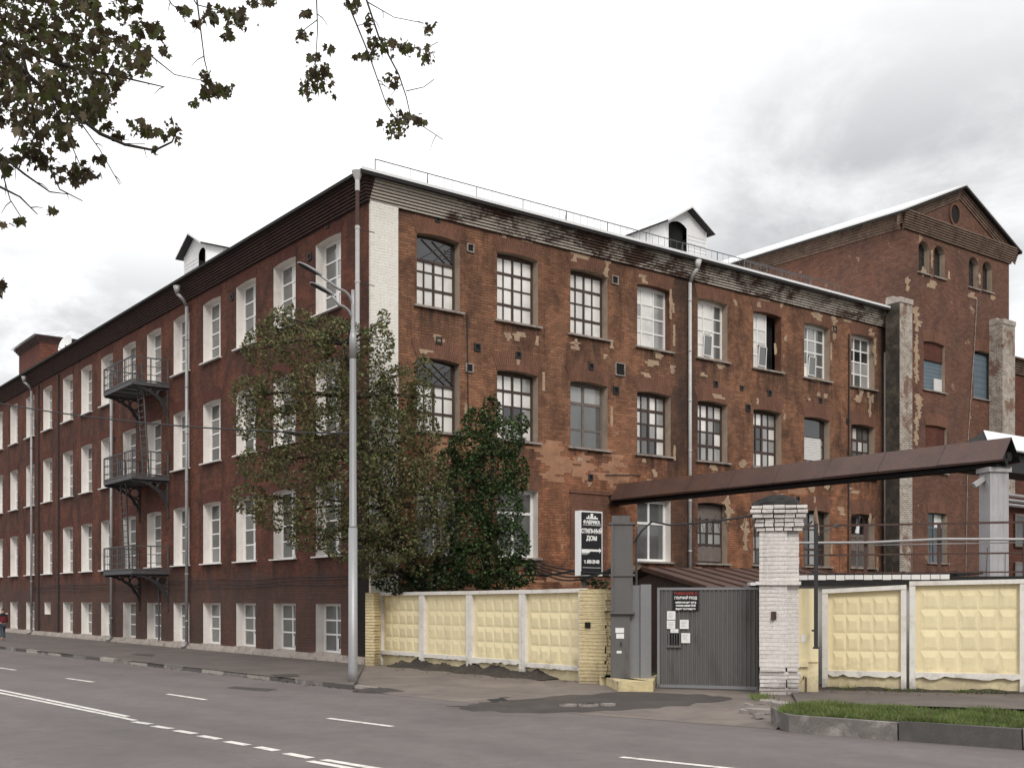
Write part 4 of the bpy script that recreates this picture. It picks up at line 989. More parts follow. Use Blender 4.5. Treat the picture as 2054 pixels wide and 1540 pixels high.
# ================================================================ FENCES
def fence_panel(label, p, q2, z0, zt, cols, rows, ragbot=False, dep=.32):
    p, q2 = V(p), V(q2); d = q2-p; L = Z(d, 0).length; rz = math.atan2(d.y, d.x)
    o = thing('fence_panel', label, 'fence panel', Z(p, z0), rz, 'concrete fence panels')
    h0, h1 = zt[0]-z0, zt[1]-z0; fwid = .13; bot = .33
    # recessed pyramid field
    mb = MB(); x0, x1, za, zb = fwid+.0, L-fwid, bot+.12, min(h0, h1)-.13
    mb.face([(x0, .06, za), (x1, .06, za), (x1, .06, zb+.1), (x0, .06, zb+.1)])
    mx = .1; cx0, cx1 = x0+mx, x1-.02; cw = (cx1-cx0)/cols; zz0 = za+.03; ch = (zb-.04-zz0)/rows
    for i in range(cols):
        for j in range(rows):
            a, b, c, e = cx0+i*cw, cx0+(i+1)*cw, zz0+j*ch, zz0+(j+1)*ch; ax, az = (a+b)/2, c+ch*.62
            iw = .3*cw; ya, yb = .058-.05*dep, .058-.1*dep
            P4 = [(a, .058, c), (b, .058, c), (b, .058, e), (a, .058, e)]; Q4 = [(ax-iw, ya, c+ch*.16), (ax+iw, ya, c+ch*.16), (ax+iw*.9, yb, az+.02), (ax-iw*.9, yb, az+.02)]
            for k in range(4): mb.face([P4[k], P4[(k+1) % 4], Q4[(k+1) % 4], Q4[k]])
            mb.face(Q4)
    mb.box(.06, L-.06, .02, .16, -.15, bot-.0); mb.box(.02, L-.02, .1, .16, bot, min(h0, h1)-.05)
    mb.build('relief_field', M['concrete_yellow'], o, recalc=True)
    f = MB()
    f.slab([(0, -.1), (fwid, -.1), (fwid, h0-.1), (0, h0-.1)], -.06, .17); f.slab([(L-fwid, -.1), (L-.012, -.1), (L-.012, h1-.1), (L-fwid, h1-.1)], -.06, .17)
    f.slab([(0, h0-.1), (L-.012, h1-.1), (L-.012, h1), (0, h0)], -.075, .18)
    n = 14; bt = [(fwid+(L-2*fwid)*k/n, bot+random.uniform(-.03, .03)*(1.6 if ragbot else .5)) for k in range(n+1)]
    f.slab(bt+[(L-fwid, bot+.12), (fwid, bot+.12)], -.07, .1)
    f.build('frame', M['concrete_frame'], o)
    return o
fa, fb = fence_a, fence_b
labs = ['first yellow concrete fence panel beside the building corner, farthest of the left run', 'second yellow fence panel from the building corner with smooth worn relief', 'third yellow fence panel from the building corner with broken bottom rail', 'yellow fence panel beside the yellow brick pier left of the gate']
ys = [(.12, 2.42, 2.44), (.1, 2.44, 2.45), (.08, 2.45, 2.47), (.03, 2.46, 2.49)]
for k in range(4):
    fence_panel(labs[k], fa.lerp(fb, k/4), fa.lerp(fb, (k+1)/4), ys[k][0], ys[k][1:], 5, 4, ragbot=(k == 2), dep=(.4, .22, .3, .34)[k])
ra, rb, rc = V((7.33, 26.75, 0)), V((9.1, 26.1, 0)), V((11.5, 25.35, 0))
fence_panel('yellow fence panel with chipped white rim just right of the white gate pillar', ra, rb, .08, (2.44, 2.54), 5, 4, True)
fence_panel('taller yellow fence panel with bold diamond relief at the right edge', rb+V((.05, -.02, 0)), rc, .08, (2.62, 2.66), 5, 4, True)
fence_panel('yellow fence panel cut by the right border of the photo', rc+V((.05, -.02, 0)), rc+V((2.3, -.75, 0)), .08, (2.64, 2.66), 5, 4)

def rough_pier(name, label, cat, base, w, dep, z0, z1, rz, mat, jag=.05, capmat=None, side=None):
    o = thing(name, label, cat, Z(base, z0), rz); mb = MB(); h = z1-z0; n = int(h/.09)
    for k in range(n):
        j = random.uniform(0, jag); j2 = random.uniform(-jag, jag*.3) ; z = k*h/n
        mb.box(-w/2, w/2+j2, -dep/2-random.uniform(0, .012), dep/2, z, z+h/n-.006)
        if side and side[0] < k/n < side[1]: mb.box(w/2-.02, w/2+.1+random.uniform(-.05, .05), -dep/2+.03, dep/2-.05, z, z+h/n-.008)
    mb.box(-w/2+.02, w/2-.1, -dep/2+.015, dep/2-.01, 0, h)
    mb.build('brickwork', M[mat], o); return o
rfl = math.atan2((fb-fa).y, (fb-fa).x)
pb = G(1196, 1372, .05)
y1 = rough_pier('brick_pier', 'crumbling yellow painted brick pier between left fence and grey gate post', 'pier', V((pb.x, pb.y+.2, 0)), .72, .5, .03, 2.46, rfl*.4, 'brick_yellow', .06, side=(.1, .65))
mb = MB(); mb.box(-.2, -.06, -.3, -.262, 1.45, 1.6); mb.build('call_box', M['black'], y1)
rough_pier('brick_pier', 'narrow rough yellow brick pier at the building corner', 'pier', V((-4.42, 36.05, 0)), .34, .4, .1, 2.42, rfl*.4, 'brick_yellow', .05)
yb = G(1612, 1392, .05)
yp = thing('gate_pier', 'smooth yellow rendered pier right of the white gate pillar', 'pier', Z(V((yb.x+.08, yb.y+.3, 0)), .03), math.radians(-14))
mb = MB(); mb.box(-.26, .32, -.2, .2, .75, 2.42); mb.box(-.17, .32, -.16, .2, 0, .748); mb.box(-.2, .1, -.24, -.17, .64, .78); mb.build('render_coat', M['concrete_yellow'], yp)
mb = MB(); mb.tube([(.05, -.2, .05), (.05, -.2, .4), (0, -.24, .42), (-.02, -.24, .36)], .018, 6); mb.build('hook', M['rust'], yp)
mb = MB(); mb.box(-.06, .04, -.215, -.202, 1.2, 1.36); mb.build('sticker', M['paper'], yp)

# white gate pillar
wb = G(1557, 1392, .05); wp = thing('gate_pillar', 'tall whitewashed brick gate pillar with stepped crumbling top', 'pillar', Z(V((wb.x+.13, wb.y+.4, 0)), .03), math.radians(-12))
mb = MB(); 
for k in range(47):
    z = k*.09; gp_ = .012 if k < 7 else .002; r = random.uniform(-.006, .006) + (random.uniform(-.04, .02) if k < 7 else 0)
    if z > 3.72: break
    mb.box(-.42+abs(r)*.5, .2+r, -.42+r, .35, z, z+.09-gp_); mb.box(.2, .46+r+(.02 if k < 8 else 0), -.33+r, .33, z, z+.09-gp_)
mb.box(-.5, .5, -.48, .4, 2.5, 2.58)
for k, e in enumerate((.06, .1, .08, .15, .2, .17)):
    z = 3.72+k*.1; mb.box(-.4-e*.8, .4+e*.8, -.38-e*.8, .36+e*.8, z, z+.099, 1)
    for s in range(5): 
        if random.random() < .9 or k < 4: mb.box(-.42-e+s*(.9+2*e)/5, -.42-e+(s+1)*(.9+2*e)/5-random.uniform(.01, .035), -.42-e+random.uniform(-.02, .035), .38+e, z+random.uniform(0, .012), z+.088-random.uniform(0, .02))
mb.box(-.38, .42, -.3, .3, 0, 3.72, 1); mb.build('brickwork', [M['brick_pillar'], M['soil']], wp)
mb = MB(); n = 18
for k in range(6):
    rr = (.6, .56, .48, .36, .22, .07)[k]; 
    if k == 0: rings = []
    rings.append([mb.vert((rr*math.cos(2*math.pi*j/n)*(1+random.uniform(-.1, .1)), -.02+rr*.85*math.sin(2*math.pi*j/n)*(1+random.uniform(-.08, .08)), 4.29+(0, .07, .14, .2, .25, .27)[k]+random.uniform(-.035, .035))) for j in range(n)])
for k in range(5):
    for j in range(n): mb.f.append([rings[k][j], rings[k][(j+1) % n], rings[k+1][(j+1) % n], rings[k+1][j]]); mb.m.append(0)
mb.f.append(rings[5]); mb.m.append(0)
mb.build('mossy_cap', M['tar'], wp)
mb = MB(); mb.box(-.16, -.04, -.45, -.425, 1.72, 1.9); mb.tube([(-.1, -.46, 1.9), (-.06, -.47, 1.78), (-.12, -.48, 1.68), (-.16, -.46, 1.74)], .015, 5); mb.build('bracket', M['rust'], wp)

# grey steel post
pp = G(1251, 1372, .15); pp = V((pp.x, pp.y+.5, 0)); gp = thing('gate_post', 'grey boxed steel gate post with notices left of the gate', 'gate post', Z(pp, .05), math.radians(-6))
mb = MB(); mb.box(-.27, .2, -.25, .25, .2, 1.82); mb.box(-.25, .27, -.3, .3, 1.82, 4.0); mb.box(-.24, .2, -.24, .24, 4.0, 4.2); mb.build('casing', M['grey_paint'], gp)
mb = MB()
for z in (1.8, 2.72, 3.98): mb.box(-.3, .33, -.34, .32, z, z+.05)
mb.box(-.26, -.2, -.33, -.3, 1.86, 3.96); mb.build('flange', M['grey_paint'], gp)
mb = MB(); pass
for bx in ((-.15, .06, 1.34, 1.46), (-.13, .06, 1.2, 1.32), (-.12, .0, .84, .9)):
    mb = MB(); mb.box(bx[0], bx[1], -.262, -.252, bx[2], bx[3]); mb.build('sticker', M['paper'], gp)
mb = MB(); mb.box(-.03, .0, -.28, -.252, 1.02, 1.12); mb.build('lock', M['iron_dark'], gp)
mb = MB(); mb.box(.2, .46, -.12, .1, .15, 2.5); mb.box(.46, .72, -.2, .05, .1, 2.52); mb.build('side_panel', M['grey_light'], gp)
mb = MB(); mb.tube([(.36, .2, .3), (.36, .2, 3.4), (.38, .2, 3.95)], [.03, .03, .008], 6); mb.build('rod', M['iron_grey'], gp)
mb = MB(); bl = [G(1195, 1368, .03), G(1240, 1388, .03), G(1310, 1388, .03), G(1318, 1372, .03)]
poly = [(p.x, p.y) for p in bl]+[(pp.x+.7, pp.y+.3), (pp.x-.5, pp.y+.3)]
mb.prism(poly, .02, .28); M['footing'] = wmat('chipped yellow footing', (.58, .48, .27), .2, 3, .9, bmp=.5, dirt=(.2, .18, .15), dirt_amt=.95, dscale=1.4); o = mb.build('post_footing', M['footing']); tag(o, 'chipped yellow concrete footing block under the grey gate post', 'footing')

# corrugated gate
ga, gb = G(1322, 1380, .05), G(1520, 1385, .05); gd = gb-ga; GLn = gd.length; grz = math.atan2(gd.y, gd.x)
gate = thing('yard_gate', 'closed grey corrugated metal gate with black sign and papers', 'gate', Z(ga, .05), grz)
mb = MB(); n = int(GLn/.052); y = .02
prof = []
for k in range(n+1): x = k*GLn/n; prof += [(x, 0 if k % 2 else .022), (x+GLn/n*.8, 0 if k % 2 else .022)]
prof = [p for p in prof if p[0] <= GLn]
for p, q2 in zip(prof[:-1], prof[1:]): mb.face([(p[0], p[1], .1), (q2[0], q2[1], .1), (q2[0], q2[1], 2.38), (p[0], p[1], 2.38)])
mb.face([(0, .03, .1), (GLn, .03, .1), (GLn, .03, 2.38), (0, .03, 2.38)])
mb.build('sheet', M['grey_paint'], gate, recalc=False)
mb = MB(); mb.box(-.02, GLn, -.02, .06, 2.38, 2.44); mb.box(-.02, GLn, -.03, .06, .03, .1); mb.box(-.04, .02, -.03, .07, .03, 2.44); mb.build('frame', M['grey_light'], gate)
gx = lambda px: (px-1322)/198*GLn
gz = lambda py: (1382-py)/200*2.42+.02
def sign_board(x0, x1, z0, z1, m, name, label=None, y=-.02):
    mb = MB(); mb.box(x0, x1, y-.012, y, z0, z1); o = mb.build(name, M[m], gate)
    if label: o['label'] = label
    return o
gs = sign_board(gx(1351), gx(1403), gz(1228), gz(1188), 'sign_black', 'sign', 'black sign with one red and four white lines')
cxs = (gx(1351)+gx(1403))/2; R90 = (math.pi/2, 0, 0)
for k, (txt, sz, mt, sx) in enumerate((('ВНИМАНИЕ ®', .092, 'sign_red', .9), ('ГЛАВНЫЙ ВХОД', .085, 'sign_white', .78), ('мебельные цеха склад', .062, 'sign_white', .72), ('стоянка машин 25-06', .07, 'sign_white', .68), ('ворота не занимать', .066, 'sign_white', .76))):
    text_mesh('lettering', txt, sz, M[mt], gs, (cxs, -.034, gz((1196.5, 1205, 1213, 1219.5, 1226)[k])), R90, sx=sx, bold=.003)
for (x0, x1, y0, y1) in ((1339, 1356, 1246, 1229), (1338.5, 1355.5, 1264, 1247.5), (1346, 1362, 1272, 1264.5), (1365, 1383, 1264, 1246), (1368, 1386, 1292, 1272.5)):
    s = sign_board(gx(x0), gx(x1), gz(y0), gz(y1), 'paper', 'notice')
    mb = MB(); W_ = gx(x1)-gx(x0)
    for k in range(4):
        z = gz(y1)-(.02+.035*(k+1)); 
        if z > gz(y0)+.02: mb.box(gx(x0)+.03, gx(x1)-.03-random.uniform(0, W_*.3), -.034, -.0325, z, z+.008)
    mb.build('lettering', M['ink'], s)
mb = MB(); x0, x1, z0, z1 = gx(1344), gx(1364), gz(1297), gz(1273)
mb.box(x0, x1, -.02, -.008, z0, z1, 1); mb.box(x0-.03, x0, -.04, -.005, z0-.03, z1); mb.box(x1, x1+.03, -.04, -.005, z0-.03, z1); mb.box(x0-.05, x1+.05, -.06, -.005, z0-.05, z0)
for k in range(1, 4): mb.bar((x0+(x1-x0)*k/4, -.03, z0), (x0+(x1-x0)*k/4, -.03, z1), .012)
mb.build('hatch', [M['grey_paint'], M['black']], gate)

# lightbox sign on a post
sb = P(1164, 1154, 30.6)
ls = thing('lightbox_sign', 'upright black and white lightbox sign with right arrow above the yellow pier', 'sign', sb, RF)
mb = MB(); W_, H_ = .8, 1.76; mb.box(0, W_, 0, .22, 0, H_); mb.build('case', M['zinc_white'], ls)
mb = MB(); mb.box(.035, W_-.035, -.008, -.001, .045, H_-.04); face = mb.build('face', M['sign_black'], ls)
mb = MB(); yy0, yy1 = -.014, -.009
for (x0, x1, z0, z1) in ((.2, .62, 1.545, 1.585), (.27, .31, 1.585, 1.64), (.36, .45, 1.585, 1.69), (.5, .55, 1.585, 1.63), ): mb.box(x0, x1, yy0, yy1, z0, z1)
mb.build('emblem', M['sign_white'], face); mb = MB(); mb.slab([(.04, .62), (.32, .62), (.34, .66), (.68, .66), (.68, .62), (.75, .69), (.68, .76), (.68, .72), (.04, .72)], yy0, yy1)
mb.build('arrow', M['sign_white'], face)
for bx in ((.08, .72, 1.37, 1.382), (.08, .72, .215, .225)):
    mb = MB(); mb.box(bx[0], bx[1], yy0, yy1, bx[2], bx[3]); mb.build('rule', M['sign_white'], face)
mb = MB(); mb.slab([(.04, .57), (.24, .57), (.29, .61), (.29, .617), (.04, .617)], yy0, yy1); mb.build('emblem', M['pipe_grey'], face)
for txt, sz, z, sx in (('ФАБРИКА', .13, 1.41, .95), ('СТИЛЬНЫЙ', .165, 1.155, .78), ('ДОМ', .165, .965, .95), ('т. 603-29-00', .13, .34, .82)):
    text_mesh('lettering', txt, sz, M['sign_white'], face, (W_/2, -.012, z), R90, sx=sx, bold=.006)
mb = MB(); mb.tube([(.4, .3, -2.75), (.4, .3, 1.5)], .05, 8); mb.box(.3, .5, .22, .35, .3, .36); mb.box(.3, .5, .22, .35, 1.3, 1.36); mb.build('post', M['iron_grey'], ls)

# ================================================================ OVERHEAD PIPE COVER
bd = -DL; zB = 6.0
bl_ = C+DR*tf(1232)+V((0, 0, 0)); dd = bl_.y
zbot = H+(HY-1004)/F*dd
Lb = 20.0
# choose the length so that the near end comes at px ~2026
for k in range(400):
    Lb = 8+k*.05; e = bl_+bd*Lb
    if CX+F*e.x/e.y > 2030: break
pc = thing('pipe_cover', 'long brown sheet metal ridge cover carrying pipes from the factory front to the yard', 'pipe bridge', Z(bl_, 0))
mb = MB(); hw, hh = .46, .62
def bp(s, x, z): return bd*s+V((-bd.y, bd.x, 0))*(-x)+V((0, 0, z))
ns = 8
for i in range(ns):
    s0, s1 = .25+(Lb-.25)*i/ns, .25+(Lb-.25)*(i+1)/ns-.015; wv = [random.uniform(-.03, .03) for _ in range(2)]
    for s in (-1, 1):
        for dz, mi in ((0, 0), (-.03, 1)):
            mb.face([bp(s0, 0, zbot+hh+dz), bp(s1, 0, zbot+hh+dz), bp(s1, s*hw, zbot+wv[1]*.4+dz), bp(s0, s*hw, zbot+wv[0]*.4+dz)], mi)
        mb.face([bp(s0, s*hw, zbot), bp(s1, s*hw, zbot), bp(s1, s*(hw-.02), zbot-.06), bp(s0, s*(hw-.02), zbot-.06)], 0)
cov = mb.build('cover', [M['brown_sheet'], M['tar']], pc, recalc=False)
mb = MB()
for x, z, r in ((-.16, .12, .13), (.17, .1, .12), (0, -.02, .09)): mb.tube([bp(0, x, zbot+z), bp(Lb-.15, x, zbot+z)], r, 10)
mb.bar(bp(0, 0, zbot-.12), bp(Lb-.3, 0, zbot-.12), .5, .1)
mb.build('pipe', M['tar'], pc)
# concrete column under it
cpos = None
for k in range(400):
    s = Lb-k*.02; e = bl_+bd*s
    if CX+F*e.x/e.y < 1994: cpos = e; break
cc = thing('concrete_column', 'pale concrete column holding up the brown pipe cover behind the right fence', 'column', Z(cpos, .05), RF*.3)
mb = MB(); mb.box(-.28, .28, -.25, .25, 0, zbot-.35); mb.box(-.34, .34, -.3, .3, zbot-.35, zbot-.22); mb.bar((-.6, 0, zbot-.7), (0, 0, zbot-.3), .12)
for k in range(3): mb.box(-.2+.16*k, -.19+.16*k, -.256, -.25, .2, zbot-.4)
mb.build('shaft', M['concrete'], cc)
mb = MB(); mb.bar((-.3, 0, zbot-.24), (.3, 0, zbot-.24), .6, .04); mb.build('plate', M['iron_dark'], cc)

# ================================================================ YARD SHEDS BEHIND THE GATE
r0, r1 = P(1287, 1138, 33.0), P(1640, 1142, 35.0); e0 = P(1417, 1177, 29.6); e1 = e0+(r1-r0); e1.z = e0.z
sh = thing('brown_shed', 'low shed with brown standing seam roof behind the grey gate', 'shed', Z(r0, .05))
w0 = Z(r0, .05)
mb = MB(); mb.face([r0, r1, e1, e0]); mb.face([r0+V((0, 0, -.07)), r1+V((0, 0, -.07)), e1+V((0, 0, -.07)), e0+V((0, 0, -.07))]); mb.face([r0, e0, e0+V((0, 0, -.09)), r0+V((0, 0, -.09))]); mb.face([e0, e1, e1+V((0, 0, -.09)), e0+V((0, 0, -.09))])
bk = (r0-e0); bk.z = 0; bk.normalize(); b0_, b1_ = r0+bk*3-V((0, 0, .8)), r1+bk*3-V((0, 0, .8)); mb.face([r0, r1, b1_, b0_])
nrm_ = (r1-r0).cross(e0-r0).normalized(); nrm_ = nrm_ if nrm_.z > 0 else -nrm_
for k in range(12): a = k/11; mb.bar(r0.lerp(r1, a)+nrm_*.02, e0.lerp(e1, a)+nrm_*.02, .035, .05)
mb.build('roof', M['brown_sheet'], sh, world=w0)
mb = MB(); i_ = .25
g0, g1 = r0+(e0-r0)*.06, r0+(e0-r0)*.93; sd = (r1-r0).normalized()*i_
mb.face([g0+sd-V((0, 0, .12)), g1+sd-V((0, 0, .12)), Z(g1+sd, .05), Z(g0+sd, .05)]); mb.face([g1+sd-V((0, 0, .12)), e1-(e1-r1)*.07-V((0, 0, .12)), Z(e1, .05), Z(g1+sd, .05)]); mb.face([g0+sd-V((0, 0, .12)), b0_+sd, Z(b0_+sd, .05), Z(g0+sd, .05)])
mb.build('wall', M['wood'], sh, world=w0)
mb = MB(); mb.box(-.3, .3, -.2, .2, 0, .08); mb.build('skylight', M['zinc_white'], sh, tuple(e0.lerp(e1, .28).lerp(r0.lerp(r1, .28), .03)-w0+V((0, 0, .03))))
# long flat roofed store behind the right fence with railing on top
fo = V((7.0, 28.3, 0)); fdir = V((.955, -.297, 0)); frz = math.atan2(fdir.y, fdir.x)
st = thing('flat_roof_store', 'flat roofed store with pale edge strip and rusty railing behind the right fence', 'shed', Z(fo, .05), frz)
ztop = H+(HY-1157)/F*28.0-.05
mb = MB(); mb.box(0, 11, .1, 4, 0, ztop-.12); mb.build('wall', M['concrete'], st)
mb = MB(); mb.box(-.1, 11.2, 0, 4.1, ztop-.12, ztop); mb.box(-.1, 11.2, -.05, -.003, ztop-.2, ztop-.1); mb.build('roof', M['tar'], st)
mb = MB()
for k in range(17): mb.box(-.05+k*.22, .155+k*.22, -.02-.01*(k % 2), -.001, ztop-.07+random.uniform(-.01, .01), ztop+.05)
mb.build('edge_strip', M['sill_white'], st)
mb = MB(); h = 1.3
posts = [.1, 1.75, 3.45, 5.35, 6.9, 8.6, 10.4]
for x in posts: mb.bar((x, .12, ztop-.1), (x, .12, ztop+h), .085)
for z, s in ((h-.02, .05), (.55, .04), (.1, .035)): mb.bar((-.1, .12, ztop+z), (11, .12, ztop+z), s)
for x in np.arange(.3, 10.8, .42): mb.bar((x, .14, ztop), (x+random.uniform(-.04, .04), .14, ztop+random.uniform(.25, 1.0)), .014)
mb.build('railing', M['rust'], st)
mb = MB(); mb.tube([(-.2, .02, ztop+.86), (1.8, .02, ztop+.84), (3.5, .0, ztop+.9), (5.6, 0, ztop+.86), (11, 0, ztop+.9)], .032, 8); mb.tube([(1.9, .06, ztop+.78), (11, .06, ztop+.82)], .016, 6); mb.build('pipe', M['pipe_grey'], st)
mb = MB()
for k in range(7): mb.bar((.2+k*.55, .6+random.uniform(0, .8), ztop+.02), (.9+k*.6, .8+random.uniform(0, .8), ztop+.12), .18, .08)
mb.build('debris', M['tar'], st)
gpst = G(1635, 1392, .08); stp = thing('steel_post', 'thin dark steel post against the yellow pier beside the right fence', 'post', Z(V((gpst.x+.02, gpst.y+.0, 0)), .9), 0)
mb = MB(); mb.bar((0, 0, .2), (0, 0, 3.0), .075); mb.box(-.06, .06, -.05, .05, .2, .24); mb.build('shaft', M['iron_dark'], stp)
mb = MB(); mb.bar((0, .3, 1.9), (0, 0, 1.9), .04); mb.bar((0, .3, .6), (0, 0, .6), .04); mb.build('bracket', M['iron_dark'], stp)
# satellite dish on the white pillar
dp = P(1640, 1045, 26.55); sd_ = thing('satellite_dish', 'pale satellite dish seen edge on beside the white gate pillar', 'satellite dish', dp)
dish_mb(.32, .09, (.93, -.33, .1)).build('dish', M['plaster'], sd_, smooth=True)
mb = MB(); mb.tube([(-.12, .02, 0), (-.35, .05, -.2), (-.5, .05, -.2)], .025, 6); mb.tube([(.0, 0, -.3), (.42, -.12, -.12)], .014, 5); mb.tube([(.36, -.1, -.15), (.46, -.13, -.08)], .035, 8); mb.build('arm', M['iron_grey'], sd_)
# flood light on the factory wall
t, z = PL(1700, 1057, C, DR); fp = C+DR*t-DL*.5+V((0, 0, z))
fl_ = thing('flood_light', 'small white lamp hanging on a bent arm from the front wall behind the railing', 'lamp', fp)
mb = MB(); mb.tube([(0, 0, -.3), (.06, 0, .1)], [.1, .06], 10); mb.build('shade', M['zinc_white'], fl_)
mb = MB(); mb.tube([V((.06, 0, .1)), V((.14, .02, .45)), DL*.5+V((.2, 0, .5))], .05, 6); mb.build('arm', M['iron_dark'], fl_)
mb = MB()
for k in range(4):
    a_, b_ = P(1060, 1120+4*k, 36.5), P(1226, 1150-3*k, 28.2); pts = []
    for i in range(15): s_ = i/14; q2 = a_.lerp(b_, s_); q2.z -= 4*s_*(1-s_)*(.12+.09*k); q2.x += .03*math.sin(i*1.1+k); pts.append(q2)
    mb.tube(pts, .022, 5)
tag(mb.build('cable_bundle', M['tar']), 'sagging bundle of black cables above the left fence under the sign', 'cable')
# cable and barbed wire over the gate
pa, pz = pp+V((.3, 0, 4.0)), Z(wp.location, 4.15)+V((-.45, 0, 0)); mb = MB()
pts = [pa+V((0, 0, -.4)), pa+V((.2, 0, -.1)), pa+V((.45, 0, .12))]+[pa.lerp(pz, s)+V((0, 0, -.06*math.sin(s*3.14))) for s in np.linspace(.3, 1, 8)]
mb.tube(pts, .025, 5); tag(mb.build('gate_cable', M['iron_dark']), 'black cable strung from the grey gate post to the white pillar', 'cable')
mb = MB(); pts = []
for k in range(120):
    s = k/119; a = s*2*math.pi*9; c = pa.lerp(pz, .42+.55*s)+V((0, .1, -.1)); pts.append(c+V((.02*math.cos(a), .14*math.cos(a), .17*math.sin(a)+.03*math.sin(k*.7))))
mb.tube(pts, .008, 3); tag(mb.build('barbed_wire', M['rust']), 'coil of rusty barbed wire between gate post and white pillar', 'barbed wire')

# ================================================================ SOIL, RUBBLE, GRASS
def mound(name, line, w, h, mat, n=60, m=10, base=.1):
    mb = MB(); rows = []
    for i in range(n+1):
        s = i/n*(len(line)-1); k = min(int(s), len(line)-2); p = V(line[k]).lerp(V(line[k+1]), s-k); d = (V(line[k+1])-V(line[k])).normalized(); nn = V((d.y, -d.x, 0))
        hh = h*(.45+.55*abs(math.sin(i*.31+1)*math.sin(i*.13)))*min(1, i/4, (n-i)/6+.05); ww = w*(.7+.4*math.sin(i*.23)**2)
        rows.append([mb.vert(p+nn*(ww*(j/m)-.05)+V((0, 0, (base if j < m else base-.05)+hh*(1-j/m)**1.5*(1+random.uniform(-.3, .3))-(.03 if j == m else 0)))) for j in range(m+1)])
    for i in range(n):
        for j in range(m): mb.f.append([rows[i][j], rows[i+1][j], rows[i+1][j+1], rows[i][j+1]]); mb.m.append(0)
    return tag(mb.build(name, mat), kind='structure')
mound('soil', [fa+V((.4, -.45, 0)), fa.lerp(fb, .35), fa.lerp(fb, .6), fa.lerp(fb, .9)], .75, .3, M['soil'], base=.1)
mound('soil', [ra+V((-.3, -.1, 0)), rb+V((0, -.06, 0)), rc+V((0, -.04, 0)), rc+V((3, -1, 0))], .35, .08, M['soil'], base=.1)
slab_lab = ['largest broken paving slab lying tilted beside the grass verge', 'small broken slab nearest the white pillar foot', 'flat slab fragment on the driveway edge', 'brownish slab chip in front of the kerb end', 'thin slab piece at the corner of the verge', 'stray slab lump on the dirt by the kerb']
for k, (px, py, s) in enumerate(((1535, 1422, .42), (1540, 1404, .26), (1505, 1421, .24), (1522, 1431, .2), (1568, 1409, .3), (1500, 1412, .16))):
    p = G(px, py, .1); mb = MB(); poly = [(s*(.7+.3*random.random())*math.cos(a), s*.6*(.7+.3*random.random())*math.sin(a)) for a in np.linspace(0, 6.28, 7)[:-1]]
    mb.prism(poly, 0, .07+.02*random.random()); o = mb.build('broken_slab', M['rubble'], None, (p.x, p.y, apz(p.x, p.y)+.01)); o.rotation_euler = (random.uniform(-.15, .15), random.uniform(-.15, .15), random.uniform(0, 3))
    tag(o, slab_lab[k], 'rubble', 'broken slabs beside the driveway')
mb = MB(); p = G(1172, 1408, .1)
for k in range(7):
    x, y2, s = random.uniform(-.45, .5), random.uniform(-.12, .12), random.uniform(.05, .12); mb.prism([(x+s*math.cos(a)*1.6, y2+s*math.sin(a)) for a in np.linspace(0, 6.28, 7)[:-1]], 0, .05)
o = mb.build('debris', M['rubble'], None, (p.x, p.y, apz(p.x, p.y)+.003)); tag(o, 'pale crumbs of broken asphalt in the dark driveway patch', 'rubble', kind='stuff')
# broken asphalt end of the kerb near the lamp
p = G(752, 1384, .05); mb = MB(); n = 16; rings = []
for k in range(5):
    r = 1-k/4; rings.append([mb.vert((p.x+(.72*r+.05)*math.cos(2*math.pi*j/n)*(1+random.uniform(-.15, .15))*.95+.1, p.y+(.34*r+.03)*math.sin(2*math.pi*j/n)*(1+random.uniform(-.15, .15))-.35*(.72*r)*math.cos(2*math.pi*j/n), [-.02, .05, .09, .11, .1][k]+random.uniform(-.012, .012))) for j in range(n)])
for k in range(4):
    for j in range(n): mb.f.append([rings[k][j], rings[k][(j+1) % n], rings[k+1][(j+1) % n], rings[k+1][j]]); mb.m.append(0)
mb.f.append(rings[4]); mb.m.append(0)
tag(mb.build('broken_kerb_end', M['wet']), 'broken dark asphalt lump at the kerb end by the lamp', 'rubble')

def leafmat(name, col, trans=.35):
    m, nt, b = new_mat(name); p = pos(nt)
    n = noise(nt, p, 1.6, 4); c = mix(nt, mr(nt, n, .3, .7), tuple(x*.65 for x in col), tuple(x*1.35 for x in col))
    lk(nt, c, b.inputs['Base Color']); b.inputs['Roughness'].default_value = .55; b.inputs['Specular IOR Level'].default_value = .3
    t = nt.nodes.new('ShaderNodeBsdfTranslucent'); lk(nt, c, t.inputs[0]); mx = nt.nodes.new('ShaderNodeMixShader'); mx.inputs[0].default_value = trans
    lk(nt, b.outputs[0], mx.inputs[1]); lk(nt, t.outputs[0], mx.inputs[2]); lk(nt, mx.outputs[0], nt.nodes['Material Output'].inputs[0]); return m
LM = {'olive': leafmat('olive leaves', (.175, .16, .075)), 'green': leafmat('green leaves', (.12, .155, .055)), 'brown': leafmat('brownish leaves', (.135, .105, .06)), 'dark': leafmat('dark green leaves', (.03, .048, .021)),
      'mid': leafmat('mid green leaves', (.058, .096, .034)), 'fg': leafmat('shaded maple leaves', (.06, .046, .024), .4), 'fgg': leafmat('green maple leaves', (.07, .08, .022), .5), 'grass': leafmat('verge grass', (.12, .17, .045)), 'grassd': leafmat('dry grass', (.17, .16, .075))}  # fg is a dark brown maple leaf, fgg a green one
